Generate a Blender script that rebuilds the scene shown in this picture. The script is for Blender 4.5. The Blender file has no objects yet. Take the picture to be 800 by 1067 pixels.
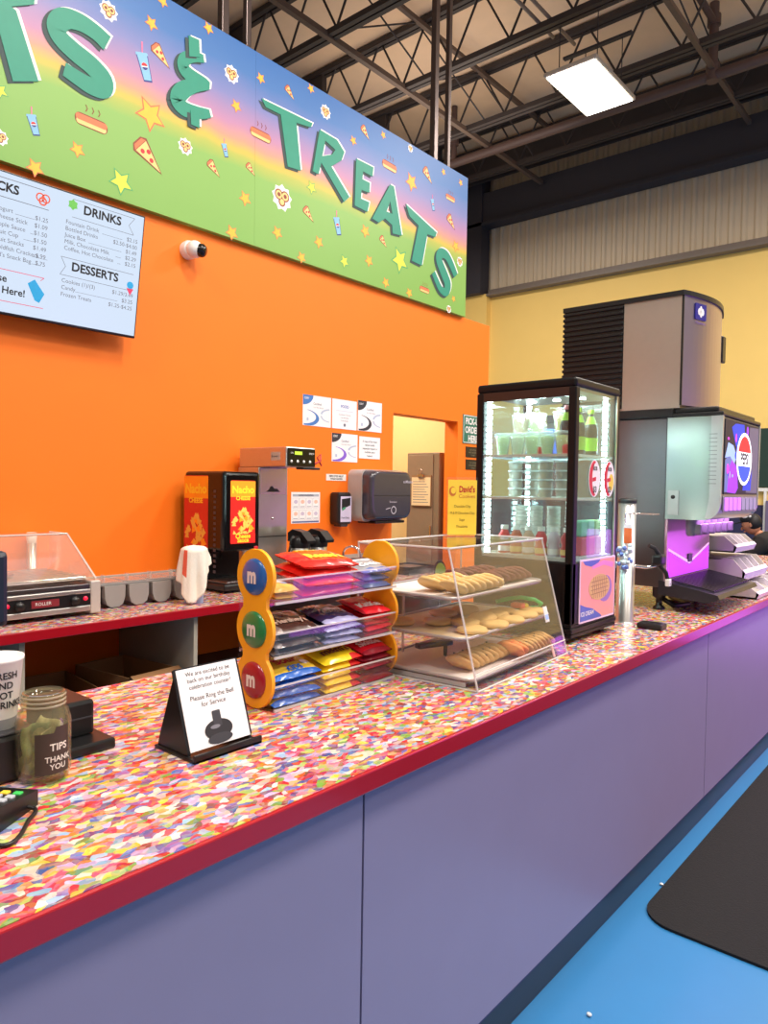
import bpy, bmesh, math, random
from mathutils import Matrix, Vector
from mathutils.geometry import tessellate_polygon
random.seed(7)
R = math.radians
PI = math.pi
SC = bpy.context.scene
COL = SC.collection

# ---------------------------------------------------------------- camera
FPX = 753.94
cam_d = bpy.data.cameras.new('camera')
cam_d.sensor_fit = 'HORIZONTAL'
cam_d.sensor_width = 36.0
cam_d.lens = 36.0 * FPX / 800.0
cam_d.clip_start = 0.05
cam_d.clip_end = 100
cam = bpy.data.objects.new('camera', cam_d)
COL.objects.link(cam)
_r = Vector((0.76123544, 0.64828496, 0.01572318))
_d = Vector((0.03347476, -0.0150699, -0.99932594))
_f = Vector((-0.64761103, 0.76124865, -0.03317293))
cam.matrix_world = Matrix((
    (_r.x, -_d.x, -_f.x, 0.0),
    (_r.y, -_d.y, -_f.y, 0.0),
    (_r.z, -_d.z, -_f.z, 1.42),
    (0, 0, 0, 1)))
SC.camera = cam

# ---------------------------------------------------------------- world, lamps, exposure
SC.view_settings.view_transform = 'Standard'
SC.view_settings.look = 'None'
SC.view_settings.gamma = 1.0
SC.view_settings.use_curve_mapping = False
SC.view_settings.exposure = 0.0
SC.cycles.transparent_max_bounces = 40
SC.cycles.max_bounces = 14
w = bpy.data.worlds.new('hall_air')
SC.world = w
w.use_nodes = True
w.node_tree.nodes['Background'].inputs[0].default_value = (1.0, 0.93, 0.86, 1)
w.node_tree.nodes['Background'].inputs[1].default_value = 0.34

def area_lamp(name, loc, size, power, color=(1, .93, .84), target=None, sy=None, spread=None):
    l = bpy.data.lights.new(name, 'AREA')
    l.energy = power
    l.color = color
    l.size = size
    if sy:
        l.shape = 'RECTANGLE'
        l.size_y = sy
    if spread:
        l.spread = spread
    o = bpy.data.objects.new(name, l)
    COL.objects.link(o)
    o.location = loc
    if target:
        o.rotation_euler = (Vector(target) - Vector(loc)).to_track_quat('-Z', 'Y').to_euler()
    return o

# the hall's other high-bay fixtures, out of the frame
for (x, y, p) in ((1.5, 0.5, 200), (1.7, 5.0, 210), (-.6, 2.6, 190), (4.5, 3.0, 160), (-1.5, -2.2, 150), (-.5, 8.2, 260), (3.5, 9.0, 220), (-6.5, 8.6, 160)):
    area_lamp('high_bay_lamp', (x, y, 6.25), 1.1, p, sy=.65)
    # wide upward fill lamps, added only to brighten the roof deck
    area_lamp('roof_fill_light', (x, y, 6.45), 2.6, p * .20, color=(1, .84, .70), target=(x, y, 8), sy=2.6)
# coloured arcade lamp on the customers' side, and the lamp of the room behind the doorway
area_lamp('arcade_lamp', (1.5, 4.7, 1.0), 1.6, 24, (.60, .10, 1.0), target=(-.9, 4.3, .7))
area_lamp('arcade_lamp', (.35, 6.9, .55), 1.0, 9, (.66, .10, 1.0), target=(-.9, 4.2, .75))
area_lamp('store_room_lamp', (-4.6, 4.7, 2.75), .6, 42, (1, .9, .74))

# ---------------------------------------------------------------- materials
def lin(c):
    return tuple(((v / 255) / 12.92 if v <= 10.3 else (((v / 255) + .055) / 1.055) ** 2.4) for v in c) + (1.0,)

MATS = {}
def mat(name, rgb=(128, 128, 128), rough=.5, metal=0.0, noise=.06, nscale=18.0, emit=None, estr=0.0, coat=0.0, bump=0.0, spec=.5):
    if name in MATS:
        return MATS[name]
    m = bpy.data.materials.new(name)
    m.use_nodes = True
    nt = m.node_tree
    b = nt.nodes['Principled BSDF']
    b.inputs['Roughness'].default_value = rough
    b.inputs['Metallic'].default_value = metal
    b.inputs['Specular IOR Level'].default_value = spec
    if coat:
        b.inputs['Coat Weight'].default_value = coat
        b.inputs['Coat Roughness'].default_value = .12
    c = lin(rgb)
    if noise or bump:
        tc = nt.nodes.new('ShaderNodeTexCoord')
        nz = nt.nodes.new('ShaderNodeTexNoise')
        nz.inputs['Scale'].default_value = nscale
        nz.inputs['Detail'].default_value = 3
        nt.links.new(tc.outputs['Object'], nz.inputs['Vector'])
        mx = nt.nodes.new('ShaderNodeMix')
        mx.data_type = 'RGBA'
        mx.inputs['A'].default_value = tuple(max(0, v * (1 - noise)) for v in c[:3]) + (1,)
        mx.inputs['B'].default_value = tuple(min(1, v * (1 + noise)) for v in c[:3]) + (1,)
        nt.links.new(nz.outputs['Fac'], mx.inputs['Factor'])
        nt.links.new(mx.outputs['Result'], b.inputs['Base Color'])
        if bump:
            bp = nt.nodes.new('ShaderNodeBump')
            bp.inputs['Strength'].default_value = bump
            bp.inputs['Distance'].default_value = .01
            nt.links.new(nz.outputs['Fac'], bp.inputs['Height'])
            nt.links.new(bp.outputs['Normal'], b.inputs['Normal'])
    else:
        b.inputs['Base Color'].default_value = c
    if emit is not None:
        b.inputs['Emission Color'].default_value = lin(emit)
        b.inputs['Emission Strength'].default_value = estr
    MATS[name] = m
    return m

def clear(name, tint=(255, 255, 255), gloss=.05, body=0.0, body_rgb=(255, 255, 255), ior=1.45):
    """clear sheet: transparent body, fresnel reflection, a little haze"""
    if name in MATS:
        return MATS[name]
    m = bpy.data.materials.new(name)
    m.use_nodes = True
    nt = m.node_tree
    nt.nodes.remove(nt.nodes['Principled BSDF'])
    out = nt.nodes['Material Output']
    tr = nt.nodes.new('ShaderNodeBsdfTransparent')
    tr.inputs[0].default_value = lin(tint)
    gl = nt.nodes.new('ShaderNodeBsdfGlossy')
    gl.inputs['Roughness'].default_value = gloss
    fr = nt.nodes.new('ShaderNodeFresnel')
    ge = nt.nodes.new('ShaderNodeNewGeometry')
    mr = nt.nodes.new('ShaderNodeMapRange')            # same reflection from either face of a thin sheet
    mr.inputs['To Min'].default_value = ior
    mr.inputs['To Max'].default_value = 1.0 / ior
    nt.links.new(ge.outputs['Backfacing'], mr.inputs['Value'])
    nt.links.new(mr.outputs[0], fr.inputs['IOR'])
    mx = nt.nodes.new('ShaderNodeMixShader')
    nt.links.new(fr.outputs[0], mx.inputs[0])
    src = tr
    if body:
        df = nt.nodes.new('ShaderNodeBsdfDiffuse')
        df.inputs[0].default_value = lin(body_rgb)
        m2 = nt.nodes.new('ShaderNodeMixShader')
        m2.inputs[0].default_value = body
        nt.links.new(tr.outputs[0], m2.inputs[1])
        nt.links.new(df.outputs[0], m2.inputs[2])
        src = m2
    nt.links.new(src.outputs[0], mx.inputs[1])
    nt.links.new(gl.outputs[0], mx.inputs[2])
    nt.links.new(mx.outputs[0], out.inputs[0])
    MATS[name] = m
    return m

def confetti(name, rough=.22):
    """laminate printed with small coloured blobs"""
    if name in MATS:
        return MATS[name]
    m = bpy.data.materials.new(name)
    m.use_nodes = True
    nt = m.node_tree
    N, L = nt.nodes, nt.links
    b = N['Principled BSDF']
    b.inputs['Roughness'].default_value = rough
    b.inputs['Specular IOR Level'].default_value = .4
    tc = N.new('ShaderNodeTexCoord')
    nz = N.new('ShaderNodeTexNoise')
    nz.inputs['Scale'].default_value = 40
    L.new(tc.outputs['Object'], nz.inputs['Vector'])
    wv = N.new('ShaderNodeVectorMath')
    wv.operation = 'MULTIPLY_ADD'
    wv.inputs[1].default_value = (.022, .022, 0)
    L.new(nz.outputs['Color'], wv.inputs[0])
    L.new(tc.outputs['Object'], wv.inputs[2])
    mp = N.new('ShaderNodeMapping')
    mp.inputs['Scale'].default_value = (98, 54, 0.0)
    L.new(wv.outputs[0], mp.inputs['Vector'])
    vo = N.new('ShaderNodeTexVoronoi')
    vo.voronoi_dimensions = '2D'
    vo.inputs['Scale'].default_value = 1.0
    L.new(mp.outputs[0], vo.inputs['Vector'])
    sp = N.new('ShaderNodeSeparateColor')
    L.new(vo.outputs['Color'], sp.inputs[0])
    rp = N.new('ShaderNodeValToRGB')
    rp.color_ramp.interpolation = 'CONSTANT'
    pal = [(222, 44, 58), (238, 120, 144), (240, 206, 208), (238, 122, 44), (246, 206, 60), (224, 76, 110), (246, 234, 220), (118, 172, 70), (190, 212, 110),
           (150, 188, 222), (78, 108, 184), (206, 176, 220), (128, 92, 160), (244, 174, 110), (200, 40, 52), (240, 216, 196), (156, 92, 80)]
    el = rp.color_ramp.elements
    while len(el) < len(pal):
        el.new(.5)
    for i, c in enumerate(pal):
        el[i].position = i / len(pal)
        el[i].color = lin(c)
    L.new(sp.outputs[0], rp.inputs[0])
    hs = N.new('ShaderNodeHueSaturation')
    mr = N.new('ShaderNodeMapRange')
    mr.inputs['To Min'].default_value = .42
    mr.inputs['To Max'].default_value = 1.04
    L.new(sp.outputs[1], mr.inputs['Value'])
    L.new(mr.outputs[0], hs.inputs['Value'])
    L.new(rp.outputs[0], hs.inputs['Color'])
    # a finer fleck layer over it
    v2 = N.new('ShaderNodeTexVoronoi'); v2.voronoi_dimensions = '2D'; v2.inputs['Scale'].default_value = 1.9
    L.new(mp.outputs[0], v2.inputs['Vector'])
    s2 = N.new('ShaderNodeSeparateColor'); L.new(v2.outputs['Color'], s2.inputs[0])
    r2 = N.new('ShaderNodeValToRGB'); r2.color_ramp.interpolation = 'CONSTANT'
    e2 = r2.color_ramp.elements
    p2 = pal[5:] + pal[:5]
    while len(e2) < len(p2): e2.new(.5)
    for i, c in enumerate(p2):
        e2[i].position = i / len(p2); e2[i].color = lin(c)
    L.new(s2.outputs[2], r2.inputs[0])
    mx = N.new('ShaderNodeMix'); mx.data_type = 'RGBA'; mx.inputs['Factor'].default_value = .15
    L.new(hs.outputs[0], mx.inputs['A']); L.new(r2.outputs[0], mx.inputs['B'])
    L.new(mx.outputs['Result'], b.inputs['Base Color'])
    MATS[name] = m
    return m

# ---------------------------------------------------------------- mesh helpers
_box_cache = {}
class MB:
    def __init__(s):
        s.v, s.f, s.m, s.s = [], [], [], []
    def add(s, vs, fs, mi=0, smooth=False):
        n = len(s.v)
        s.v += [tuple(v) for v in vs]
        for f in fs:
            s.f.append(tuple(i + n for i in f)); s.m.append(mi); s.s.append(smooth)
        return s
    def box(s, x0, x1, y0, y1, z0, z1, b=0.0, mi=0, seg=2, rot=None, piv=None):
        if x1 < x0: x0, x1 = x1, x0
        if y1 < y0: y0, y1 = y1, y0
        if z1 < z0: z0, z1 = z1, z0
        if b <= 0:
            vs = [(x0, y0, z0), (x1, y0, z0), (x1, y1, z0), (x0, y1, z0), (x0, y0, z1), (x1, y0, z1), (x1, y1, z1), (x0, y1, z1)]
            fs = [(0, 3, 2, 1), (4, 5, 6, 7), (0, 1, 5, 4), (1, 2, 6, 5), (2, 3, 7, 6), (3, 0, 4, 7)]
            sm = False
        else:
            bm = bmesh.new()
            bmesh.ops.create_cube(bm, size=1.0)
            for v in bm.verts:
                v.co = Vector(((x0 + x1) / 2 + v.co.x * (x1 - x0), (y0 + y1) / 2 + v.co.y * (y1 - y0), (z0 + z1) / 2 + v.co.z * (z1 - z0)))
            b = min(b, .49 * min(x1 - x0, y1 - y0, z1 - z0))
            bmesh.ops.bevel(bm, geom=bm.edges[:], offset=b, segments=seg, affect='EDGES', profile=.5)
            bm.verts.index_update()
            vs = [v.co.copy() for v in bm.verts]
            fs = [tuple(v.index for v in f.verts) for f in bm.faces]
            bm.free()
            sm = False
        if rot is not None:
            p = Vector(piv) if piv else Vector(((x0 + x1) / 2, (y0 + y1) / 2, (z0 + z1) / 2))
            vs = [rot @ (Vector(v) - p) + p for v in vs]
        return s.add(vs, fs, mi, sm)
    def cyl(s, p0, p1, r0, r1=None, n=20, mi=0, cap=True, smooth=True):
        r1 = r0 if r1 is None else r1
        p0, p1 = Vector(p0), Vector(p1)
        d = (p1 - p0).normalized()
        a = d.orthogonal().normalized(); c = d.cross(a)
        vs = []
        for p, r in ((p0, r0), (p1, r1)):
            for i in range(n):
                t = 2 * PI * i / n
                vs.append(p + a * math.cos(t) * r + c * math.sin(t) * r)
        s.add(vs, [(i, (i + 1) % n, n + (i + 1) % n, n + i) for i in range(n)], mi, smooth)
        if cap:
            s.add(vs, [tuple(range(n - 1, -1, -1)), tuple(range(n, 2 * n))], mi, False)
        return s
    def lathe(s, c, prof, n=24, mi=0, axis=(0, 0, 1), smooth=True, sx=1.0, sy=1.0, cap=True):
        q = Vector((0, 0, 1)).rotation_difference(Vector(axis))
        c = Vector(c)
        vs = []
        for (r, z) in prof:
            for i in range(n):
                t = 2 * PI * i / n
                vs.append(c + q @ Vector((r * math.cos(t) * sx, r * math.sin(t) * sy, z)))
        fs = []
        for k in range(len(prof) - 1):
            for i in range(n):
                j = (i + 1) % n
                fs.append((k * n + i, k * n + j, (k + 1) * n + j, (k + 1) * n + i))
        s.add(vs, fs, mi, smooth)
        if cap and prof[0][0] > 1e-5: s.add(vs[:n], [tuple(range(n - 1, -1, -1))], mi, False)
        if cap and prof[-1][0] > 1e-5: s.add(vs[-n:], [tuple(range(n))], mi, False)
        return s
    def tube(s, pts, r, n=8, mi=0, rs=None):
        pts = [Vector(p) for p in pts]
        vs = []; a = None
        for i, p in enumerate(pts):
            d = (pts[min(i + 1, len(pts) - 1)] - pts[max(i - 1, 0)]).normalized()
            if a is None: a = d.orthogonal().normalized()
            else:
                a = (a - d * a.dot(d)); a = a.normalized() if a.length > 1e-6 else d.orthogonal().normalized()
            c = d.cross(a)
            rr = rs[i] if rs else r
            for k in range(n):
                t = 2 * PI * k / n
                vs.append(p + a * math.cos(t) * rr + c * math.sin(t) * rr)
        fs = []
        for i in range(len(pts) - 1):
            for k in range(n):
                j = (k + 1) % n
                fs.append((i * n + k, i * n + j, (i + 1) * n + j, (i + 1) * n + k))
        s.add(vs, fs, mi, True)
        s.add(vs[:n], [tuple(range(n - 1, -1, -1))], mi); s.add(vs[-n:], [tuple(range(n))], mi)
        return s
    def ell(s, c, r, mi=0, n=16, m=10, fn=None):
        c = Vector(c); vs = [c + Vector((0, 0, -r[2]))]
        for j in range(1, m):
            p = -PI / 2 + PI * j / m
            for i in range(n):
                t = 2 * PI * i / n
                vs.append(c + Vector((r[0] * math.cos(p) * math.cos(t), r[1] * math.cos(p) * math.sin(t), r[2] * math.sin(p))))
        vs.append(c + Vector((0, 0, r[2])))
        fs = [(0, 1 + (i + 1) % n, 1 + i) for i in range(n)]
        for j in range(m - 2):
            for i in range(n):
                k = (i + 1) % n
                fs.append((1 + j * n + i, 1 + j * n + k, 1 + (j + 1) * n + k, 1 + (j + 1) * n + i))
        L = len(vs) - 1; b = 1 + (m - 2) * n
        fs += [(L, b + i, b + (i + 1) % n) for i in range(n)]
        if fn: vs = [fn(v) for v in vs]
        return s.add(vs, fs, mi, True)
    def prism(s, polys, O, u, v, n, t0, t1, mi=0, side=None):
        """polys: outline (+holes) in 2d; extruded from t0 to t1 along n"""
        if not isinstance(polys[0][0], (tuple, list)): polys = [polys]
        O, u, v, n = Vector(O), Vector(u), Vector(v), Vector(n)
        flat = [p for l in polys for p in l]
        tri = tessellate_polygon([[Vector((p[0], p[1], 0)) for p in l] for l in polys])
        N = len(flat)
        base = [O + u * p[0] + v * p[1] for p in flat]
        vs = [p + n * t0 for p in base] + [p + n * t1 for p in base]
        flip = u.cross(v).dot(n) < 0
        top = []; bot = []
        for t in tri:
            a, b, c = (flat[i] for i in t)
            area = (b[0] - a[0]) * (c[1] - a[1]) - (b[1] - a[1]) * (c[0] - a[0])
            t = tuple(t) if (area > 0) != flip else tuple(reversed(t))
            top.append(tuple(i + N for i in t)); bot.append(tuple(reversed(t)))
        s.add(vs, top, mi)
        if abs(t1 - t0) > 1e-7:
            s.add(vs, bot, mi)
            k = 0; fs = []
            for l in polys:
                m = len(l)
                fs += [(k + i, k + (i + 1) % m, N + k + (i + 1) % m, N + k + i) for i in range(m)]
                k += m
            s.add(vs, fs, mi if side is None else side)
        return s
    def text(s, txt, size, O, u, v, n, off=.0006, mi=0, align='LEFT', bold=0.0, thick=0.0, sx=1.0, fn=None):
        vs, fs = text_geo(txt, bold)
        O, u, v, n = Vector(O), Vector(u).normalized(), Vector(v).normalized(), Vector(n).normalized()
        if not vs: return s
        wd = max(p[0] for p in vs)
        dx = {'LEFT': 0, 'CENTER': -wd / 2, 'RIGHT': -wd}[align]
        out = []
        for p in vs:
            a, b = (p[0] + dx) * size * sx, p[1] * size
            out.append(O + u * a + v * b + n * (off + (fn(a, b) if fn else 0)))
        if u.cross(v).dot(n) < 0: fs = [tuple(reversed(f)) for f in fs]
        return s.add(out, fs, mi)
    def build(s, name, mats, parent=None, world=True, kind=None):
        me = bpy.data.meshes.new(name)
        vs = s.v
        if parent is not None and world:
            Mi = RM[parent.name].inverted()
            vs = [Mi @ Vector(v) for v in vs]
        me.from_pydata([tuple(v) for v in vs], [], s.f)
        if not isinstance(mats, (list, tuple)): mats = [mats]
        for m in mats: me.materials.append(m)
        me.polygons.foreach_set('material_index', s.m)
        me.polygons.foreach_set('use_smooth', s.s)
        me.update()
        o = bpy.data.objects.new(name, me)
        COL.objects.link(o)
        if parent is not None:
            o.parent = parent
            RM[o.name] = RM[parent.name]
        else:
            RM[o.name] = Matrix.Identity(4)
        if kind: o['kind'] = kind
        return o

RM = {}
_tx = {}
def text_geo(txt, bold=0.0):
    k = (txt, bold)
    if k not in _tx:
        cu = bpy.data.curves.new('t', 'FONT')
        cu.body = txt; cu.resolution_u = 3; cu.offset = bold; cu.fill_mode = 'FRONT'
        ob = bpy.data.objects.new('t', cu)
        COL.objects.link(ob)
        dg = bpy.context.evaluated_depsgraph_get()
        me = ob.evaluated_get(dg).to_mesh()
        vs = [(v.co.x, v.co.y) for v in me.vertices]
        fs = []
        for p in me.polygons:
            f = tuple(p.vertices)
            a, b, c = (vs[i] for i in f[:3])
            if (b[0] - a[0]) * (c[1] - a[1]) - (b[1] - a[1]) * (c[0] - a[0]) < 0: f = tuple(reversed(f))
            fs.append(f)
        bpy.data.objects.remove(ob); bpy.data.curves.remove(cu)
        _tx[k] = (vs, fs)
    return _tx[k]

def tag(o, label, cat, group=None):
    o['label'] = label; o['category'] = cat
    if group: o['group'] = group
    return o

def thing(name, label, cat, loc=(0, 0, 0), rz=0.0, group=None, mtx=None):
    o = bpy.data.objects.new(name, None)
    o.empty_display_size = .05
    COL.objects.link(o)
    m = mtx if mtx is not None else Matrix.Translation(loc) @ Matrix.Rotation(rz, 4, 'Z')
    o.matrix_basis = m
    RM[o.name] = m
    return tag(o, label, cat, group)

def dup(root, mtx, label, group=None):
    """copy of a thing with copies of its parts and their sub-parts"""
    r = root.copy(); COL.objects.link(r); r.matrix_basis = mtx; r['label'] = label
    if group: r['group'] = group
    for ch in list(root.children):
        c = ch.copy(); COL.objects.link(c); c.parent = r
        for g in list(ch.children):
            d = g.copy(); COL.objects.link(d); d.parent = c
    return r

def smooth(P, k=6):
    P = [Vector(p) for p in P]; Q = []
    for i in range(len(P) - 1):
        p0, p1, p2, p3 = P[max(i - 1, 0)], P[i], P[i + 1], P[min(i + 2, len(P) - 1)]
        for j in range(k):
            t = j / k
            Q.append(.5 * ((2 * p1) + (p2 - p0) * t + (2 * p0 - 5 * p1 + 4 * p2 - p3) * t * t + (3 * p1 - p0 - 3 * p2 + p3) * t ** 3))
    return Q + [P[-1]]

X3, Y3, Z3 = (1, 0, 0), (0, 1, 0), (0, 0, 1)
ORD = ['first', 'second', 'third', 'fourth', 'fifth', 'sixth', 'seventh', 'eighth', 'ninth', 'tenth', 'eleventh', 'twelfth']
def circ(cx, cy, rx, ry=None, n=28, a0=0.0, a1=2 * PI):
    ry = rx if ry is None else ry
    full = abs(a1 - a0 - 2 * PI) < 1e-6
    return [(cx + rx * math.cos(a0 + (a1 - a0) * i / (n if full else n - 1)), cy + ry * math.sin(a0 + (a1 - a0) * i / (n if full else n - 1))) for i in range(n)]
def rrect(x0, x1, y0, y1, r, n=5):
    out = []
    for cx, cy, a in ((x1 - r, y0 + r, -PI / 2), (x1 - r, y1 - r, 0), (x0 + r, y1 - r, PI / 2), (x0 + r, y0 + r, PI)):
        out += [(cx + r * math.cos(a + PI / 2 * i / n), cy + r * math.sin(a + PI / 2 * i / n)) for i in range(n + 1)]
    return out
def star(cx, cy, r, n=5, k=.45, a0=PI / 2):
    return [(cx + (r if i % 2 == 0 else r * k) * math.cos(a0 + PI * i / n), cy + (r if i % 2 == 0 else r * k) * math.sin(a0 + PI * i / n)) for i in range(2 * n)]

# ---------------------------------------------------------------- palette
ORANGE = mat('orange_paint', (255, 122, 8), .6, noise=.03, nscale=4)
YELLOW = mat('yellow_paint', (250, 212, 122), .6, noise=.03, nscale=3)
CREAM = mat('cream_paint', (244, 216, 150), .6, noise=.03)
LAV = mat('lavender_panel', (140, 132, 160), .38, noise=.035, nscale=7)
REDEDGE = mat('red_edging', (166, 8, 28), .3, noise=.03, coat=.4)
CONF = confetti('confetti_laminate')
BLUEFLOOR = mat('blue_floor_paint', (46, 118, 174), .35, noise=.05, nscale=6)
MATBLK = mat('black_carpet', (15, 15, 17), .95, noise=.5, nscale=160, bump=.3)
KICK = mat('toe_kick_vinyl', (14, 22, 38), .3, noise=.1)
SEAM = mat('panel_seam', (70, 66, 104), .6)
DECK = mat('roof_deck', (226, 196, 166), .9, noise=.09, nscale=3)
STEELD = mat('dark_joist_steel', (54, 48, 50), .6, noise=.15, nscale=6)
GREYD = mat('dark_grey_beam', (52, 50, 58), .7, noise=.06)
CORR = mat('corrugated_steel', (206, 190, 166), .55, noise=.04, nscale=3)
SSTEEL = mat('stainless', (198, 195, 192), .3, .85, noise=.04, nscale=30)
SSDARK = mat('stainless_dark', (120, 118, 120), .33, 1.0, noise=.05, nscale=30)
CHROME = mat('chrome', (220, 220, 222), .1, 1.0, noise=0)
BLACK = mat('black_plastic', (20, 20, 22), .35, noise=.1)
BLACKG = mat('black_gloss', (12, 12, 14), .12, noise=0)
DKGREY = mat('dark_grey_plastic', (58, 58, 64), .35, noise=.06)
WHITE = mat('white_plastic', (236, 234, 230), .4, noise=.02)
PAPER = mat('paper', (240, 238, 240), .7, noise=.02)
INK = mat('ink', (22, 22, 26), .7, noise=0)
GREYINK = mat('grey_ink', (110, 116, 130), .7, noise=0)
ACR = clear('acrylic', (252, 252, 252), .03, body=.014)
GLASS = clear('glass', (240, 250, 248), .02, body=.035, body_rgb=(232, 250, 250))  # pale body stands in for the glare of the fridge lights
ACREDGE = clear('acrylic_edge', (240, 240, 240), .1, body=.45, body_rgb=(255, 250, 248))

# ================================================================ setting
def struct(name, mb, mats):
    return mb.build(name, mats, kind='structure')

struct('floor', MB().box(-9, 9, -4, 12.3, -.1, 0), BLUEFLOOR)
struct('ceiling', MB().box(-9.5, 9, -4, 12.5, 7.85, 8.0), DECK)

# orange wall with its doorway, a single wall 2.95 m high
m = MB()
m.box(-3.84, -3.70, -4, 4.445, 0, 2.95)
m.box(-3.84, -3.70, 4.445, 5.345, 2.02, 2.95)
m.box(-3.84, -3.70, 5.345, 5.83, 0, 2.95)
struct('wall_left', m, ORANGE)
# the store room behind the doorway
struct('wall_store_room', MB().box(-6.6, -3.84, 5.70, 5.83, 0, 2.95).box(-6.7, -6.6, 2.6, 5.83, 0, 2.95).box(-6.6, -3.84, 2.6, 2.7, 0, 2.95), CREAM)
struct('ceiling_store_room', MB().box(-6.7, -3.84, 2.6, 5.83, 2.85, 2.95), CREAM)
# far wall: yellow below, corrugated sheet above
struct('wall_back', MB().box(-9.5, 9, 12.2, 12.5, 1.25, 5.17).box(-9.5, -7.72, 12.05, 12.25, 1.25, 5.22), YELLOW)
struct('trim_1', MB().box(-9.5, 9, 12.19, 12.5, 0, 1.25), mat('navy_dado', (44, 44, 78), .5))
struct('trim_2', MB().box(-7.72, 9, 12.02, 12.4, 5.17, 5.21).box(-7.72, 9, 12.10, 12.4, 5.21, 5.30), mat('grey_ledge', (120, 108, 100), .5))
m = MB()
x = -9.5
zs0, zs1 = 5.2, 7.85
while x < 9:
    p = .19
    a = [(x, 12.26), (x + .04, 12.22), (x + .085, 12.22), (x + .11, 12.26)]
    vs = [(q[0], q[1], z) for z in (zs0, zs1) for q in a + [(x + p, 12.26)]]
    m.add(vs, [(i, i + 1, i + 6, i + 5) for i in range(4)])
    x += p
struct('wall_back_upper', m, CORR)
m = MB()
m.box(-9.5, 9, 11.95, 12.2, 6.56, 7.12).box(-9.5, 9, 11.9, 12.2, 6.50, 6.56)
struct('beam', m, GREYD)
m = MB()
m.box(-8.42, -7.78, 11.9, 12.2, 5.22, 7.8)
struct('column', m, GREYD)

struct('wall_far_left', MB().box(-9.6, -9.5, -4, 12.5, 0, 8), CORR)
# roof joists along x, with web bars
def joist(y, x0=-9.2, x1=7.5, zb=7.0, zt=7.79, pitch=.86, ph=-6.27):
    m = MB()
    for z0 in (zb, zt):
        m.box(x0, x1, y - .075, y - .012, z0 - .035, z0 + .035)
        m.box(x0, x1, y + .012, y + .075, z0 - .035, z0 + .035)
    k = math.floor((x0 - ph) / pitch)
    while ph + k * pitch < x1:
        xa = ph + k * pitch
        m.cyl((xa - .03, y, zt), (xa - pitch / 2 - .03, y, zb), .016, n=6)
        m.cyl((xa + .03, y, zt), (xa + pitch / 2 + .03, y, zb), .016, n=6)
        k += 1
    # deep seat plate at the left end
    m.box(-9.2, -8.14, y - .05, y + .05, 6.9, 7.76)
    return struct('roof_joist', m, STEELD)
for i, y in enumerate((4.95, 6.47, 7.99, 9.50, 11.03)):
    joist(y, ph=-6.27 + (.2, .31, .12, 0, .25)[i])
# bridging angles and conduits that run with the counter
for (x, z, r) in ((-6.5, 6.98, .035), (-6.15, 7.68, .03), (-3.05, 6.98, .03), (-1.9, 7.68, .03)):
    struct('roof_bridging', MB().box(x - r, x + r, 2.5, 11.9, z - r, z + r), mat('brown_steel', (92, 76, 68), .6))
m = MB()
m.cyl((-4.42, 2.5, 7.05), (-4.42, 8.3, 7.05), .022, n=8).cyl((-4.28, 2.5, 7.05), (-4.28, 8.6, 7.05), .022, n=8)
struct('roof_conduit', m, mat('conduit_grey', (126, 112, 104), .5))
PIPE = mat('sprinkler_pipe', (86, 68, 66), .5, noise=.08)
m = MB()
m.cyl((-9, 10.13, 6.9), (7, 10.13, 6.9), .07, n=14)
m.cyl((-3.066, 10.13, 6.9), (-3.066, 10.13, 7.84), .06, n=12).cyl((-3.066, 10.13, 6.83), (-3.066, 10.13, 7.05), .085, n=12).cyl((-3.066, 10.13, 7.55), (-3.066, 10.13, 7.68), .085, n=12)
m.cyl((-7.2, 10.13, 6.9), (-7.2, 10.13, 7.84), .05, n=12).cyl((-7.2, 10.13, 7.2), (-7.2, 10.13, 7.3), .08, n=12)
m.cyl((-3.066, 10.13, 7.6), (-3.066, 2.0, 7.6), .045, n=12)
struct('sprinkler_pipe', m, PIPE)
struct('roof_girder', MB().box(-9.2, 8, 11.55, 11.62, 7.2, 7.8).box(-9.2, 8, 11.48, 11.7, 7.2, 7.25), STEELD)
# cross bracing rods between joists
m = MB()
for y in (6.47, 7.99, 9.5):
    for xx in (-6.3, -3.2, -.5):
        m.cyl((xx, y, 7.0), (xx + .15, y + 1.52, 7.78), .012, n=6).cyl((xx, y, 7.78), (xx + .15, y + 1.52, 7.0), .012, n=6)
struct('roof_bracing', m, STEELD)

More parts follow.
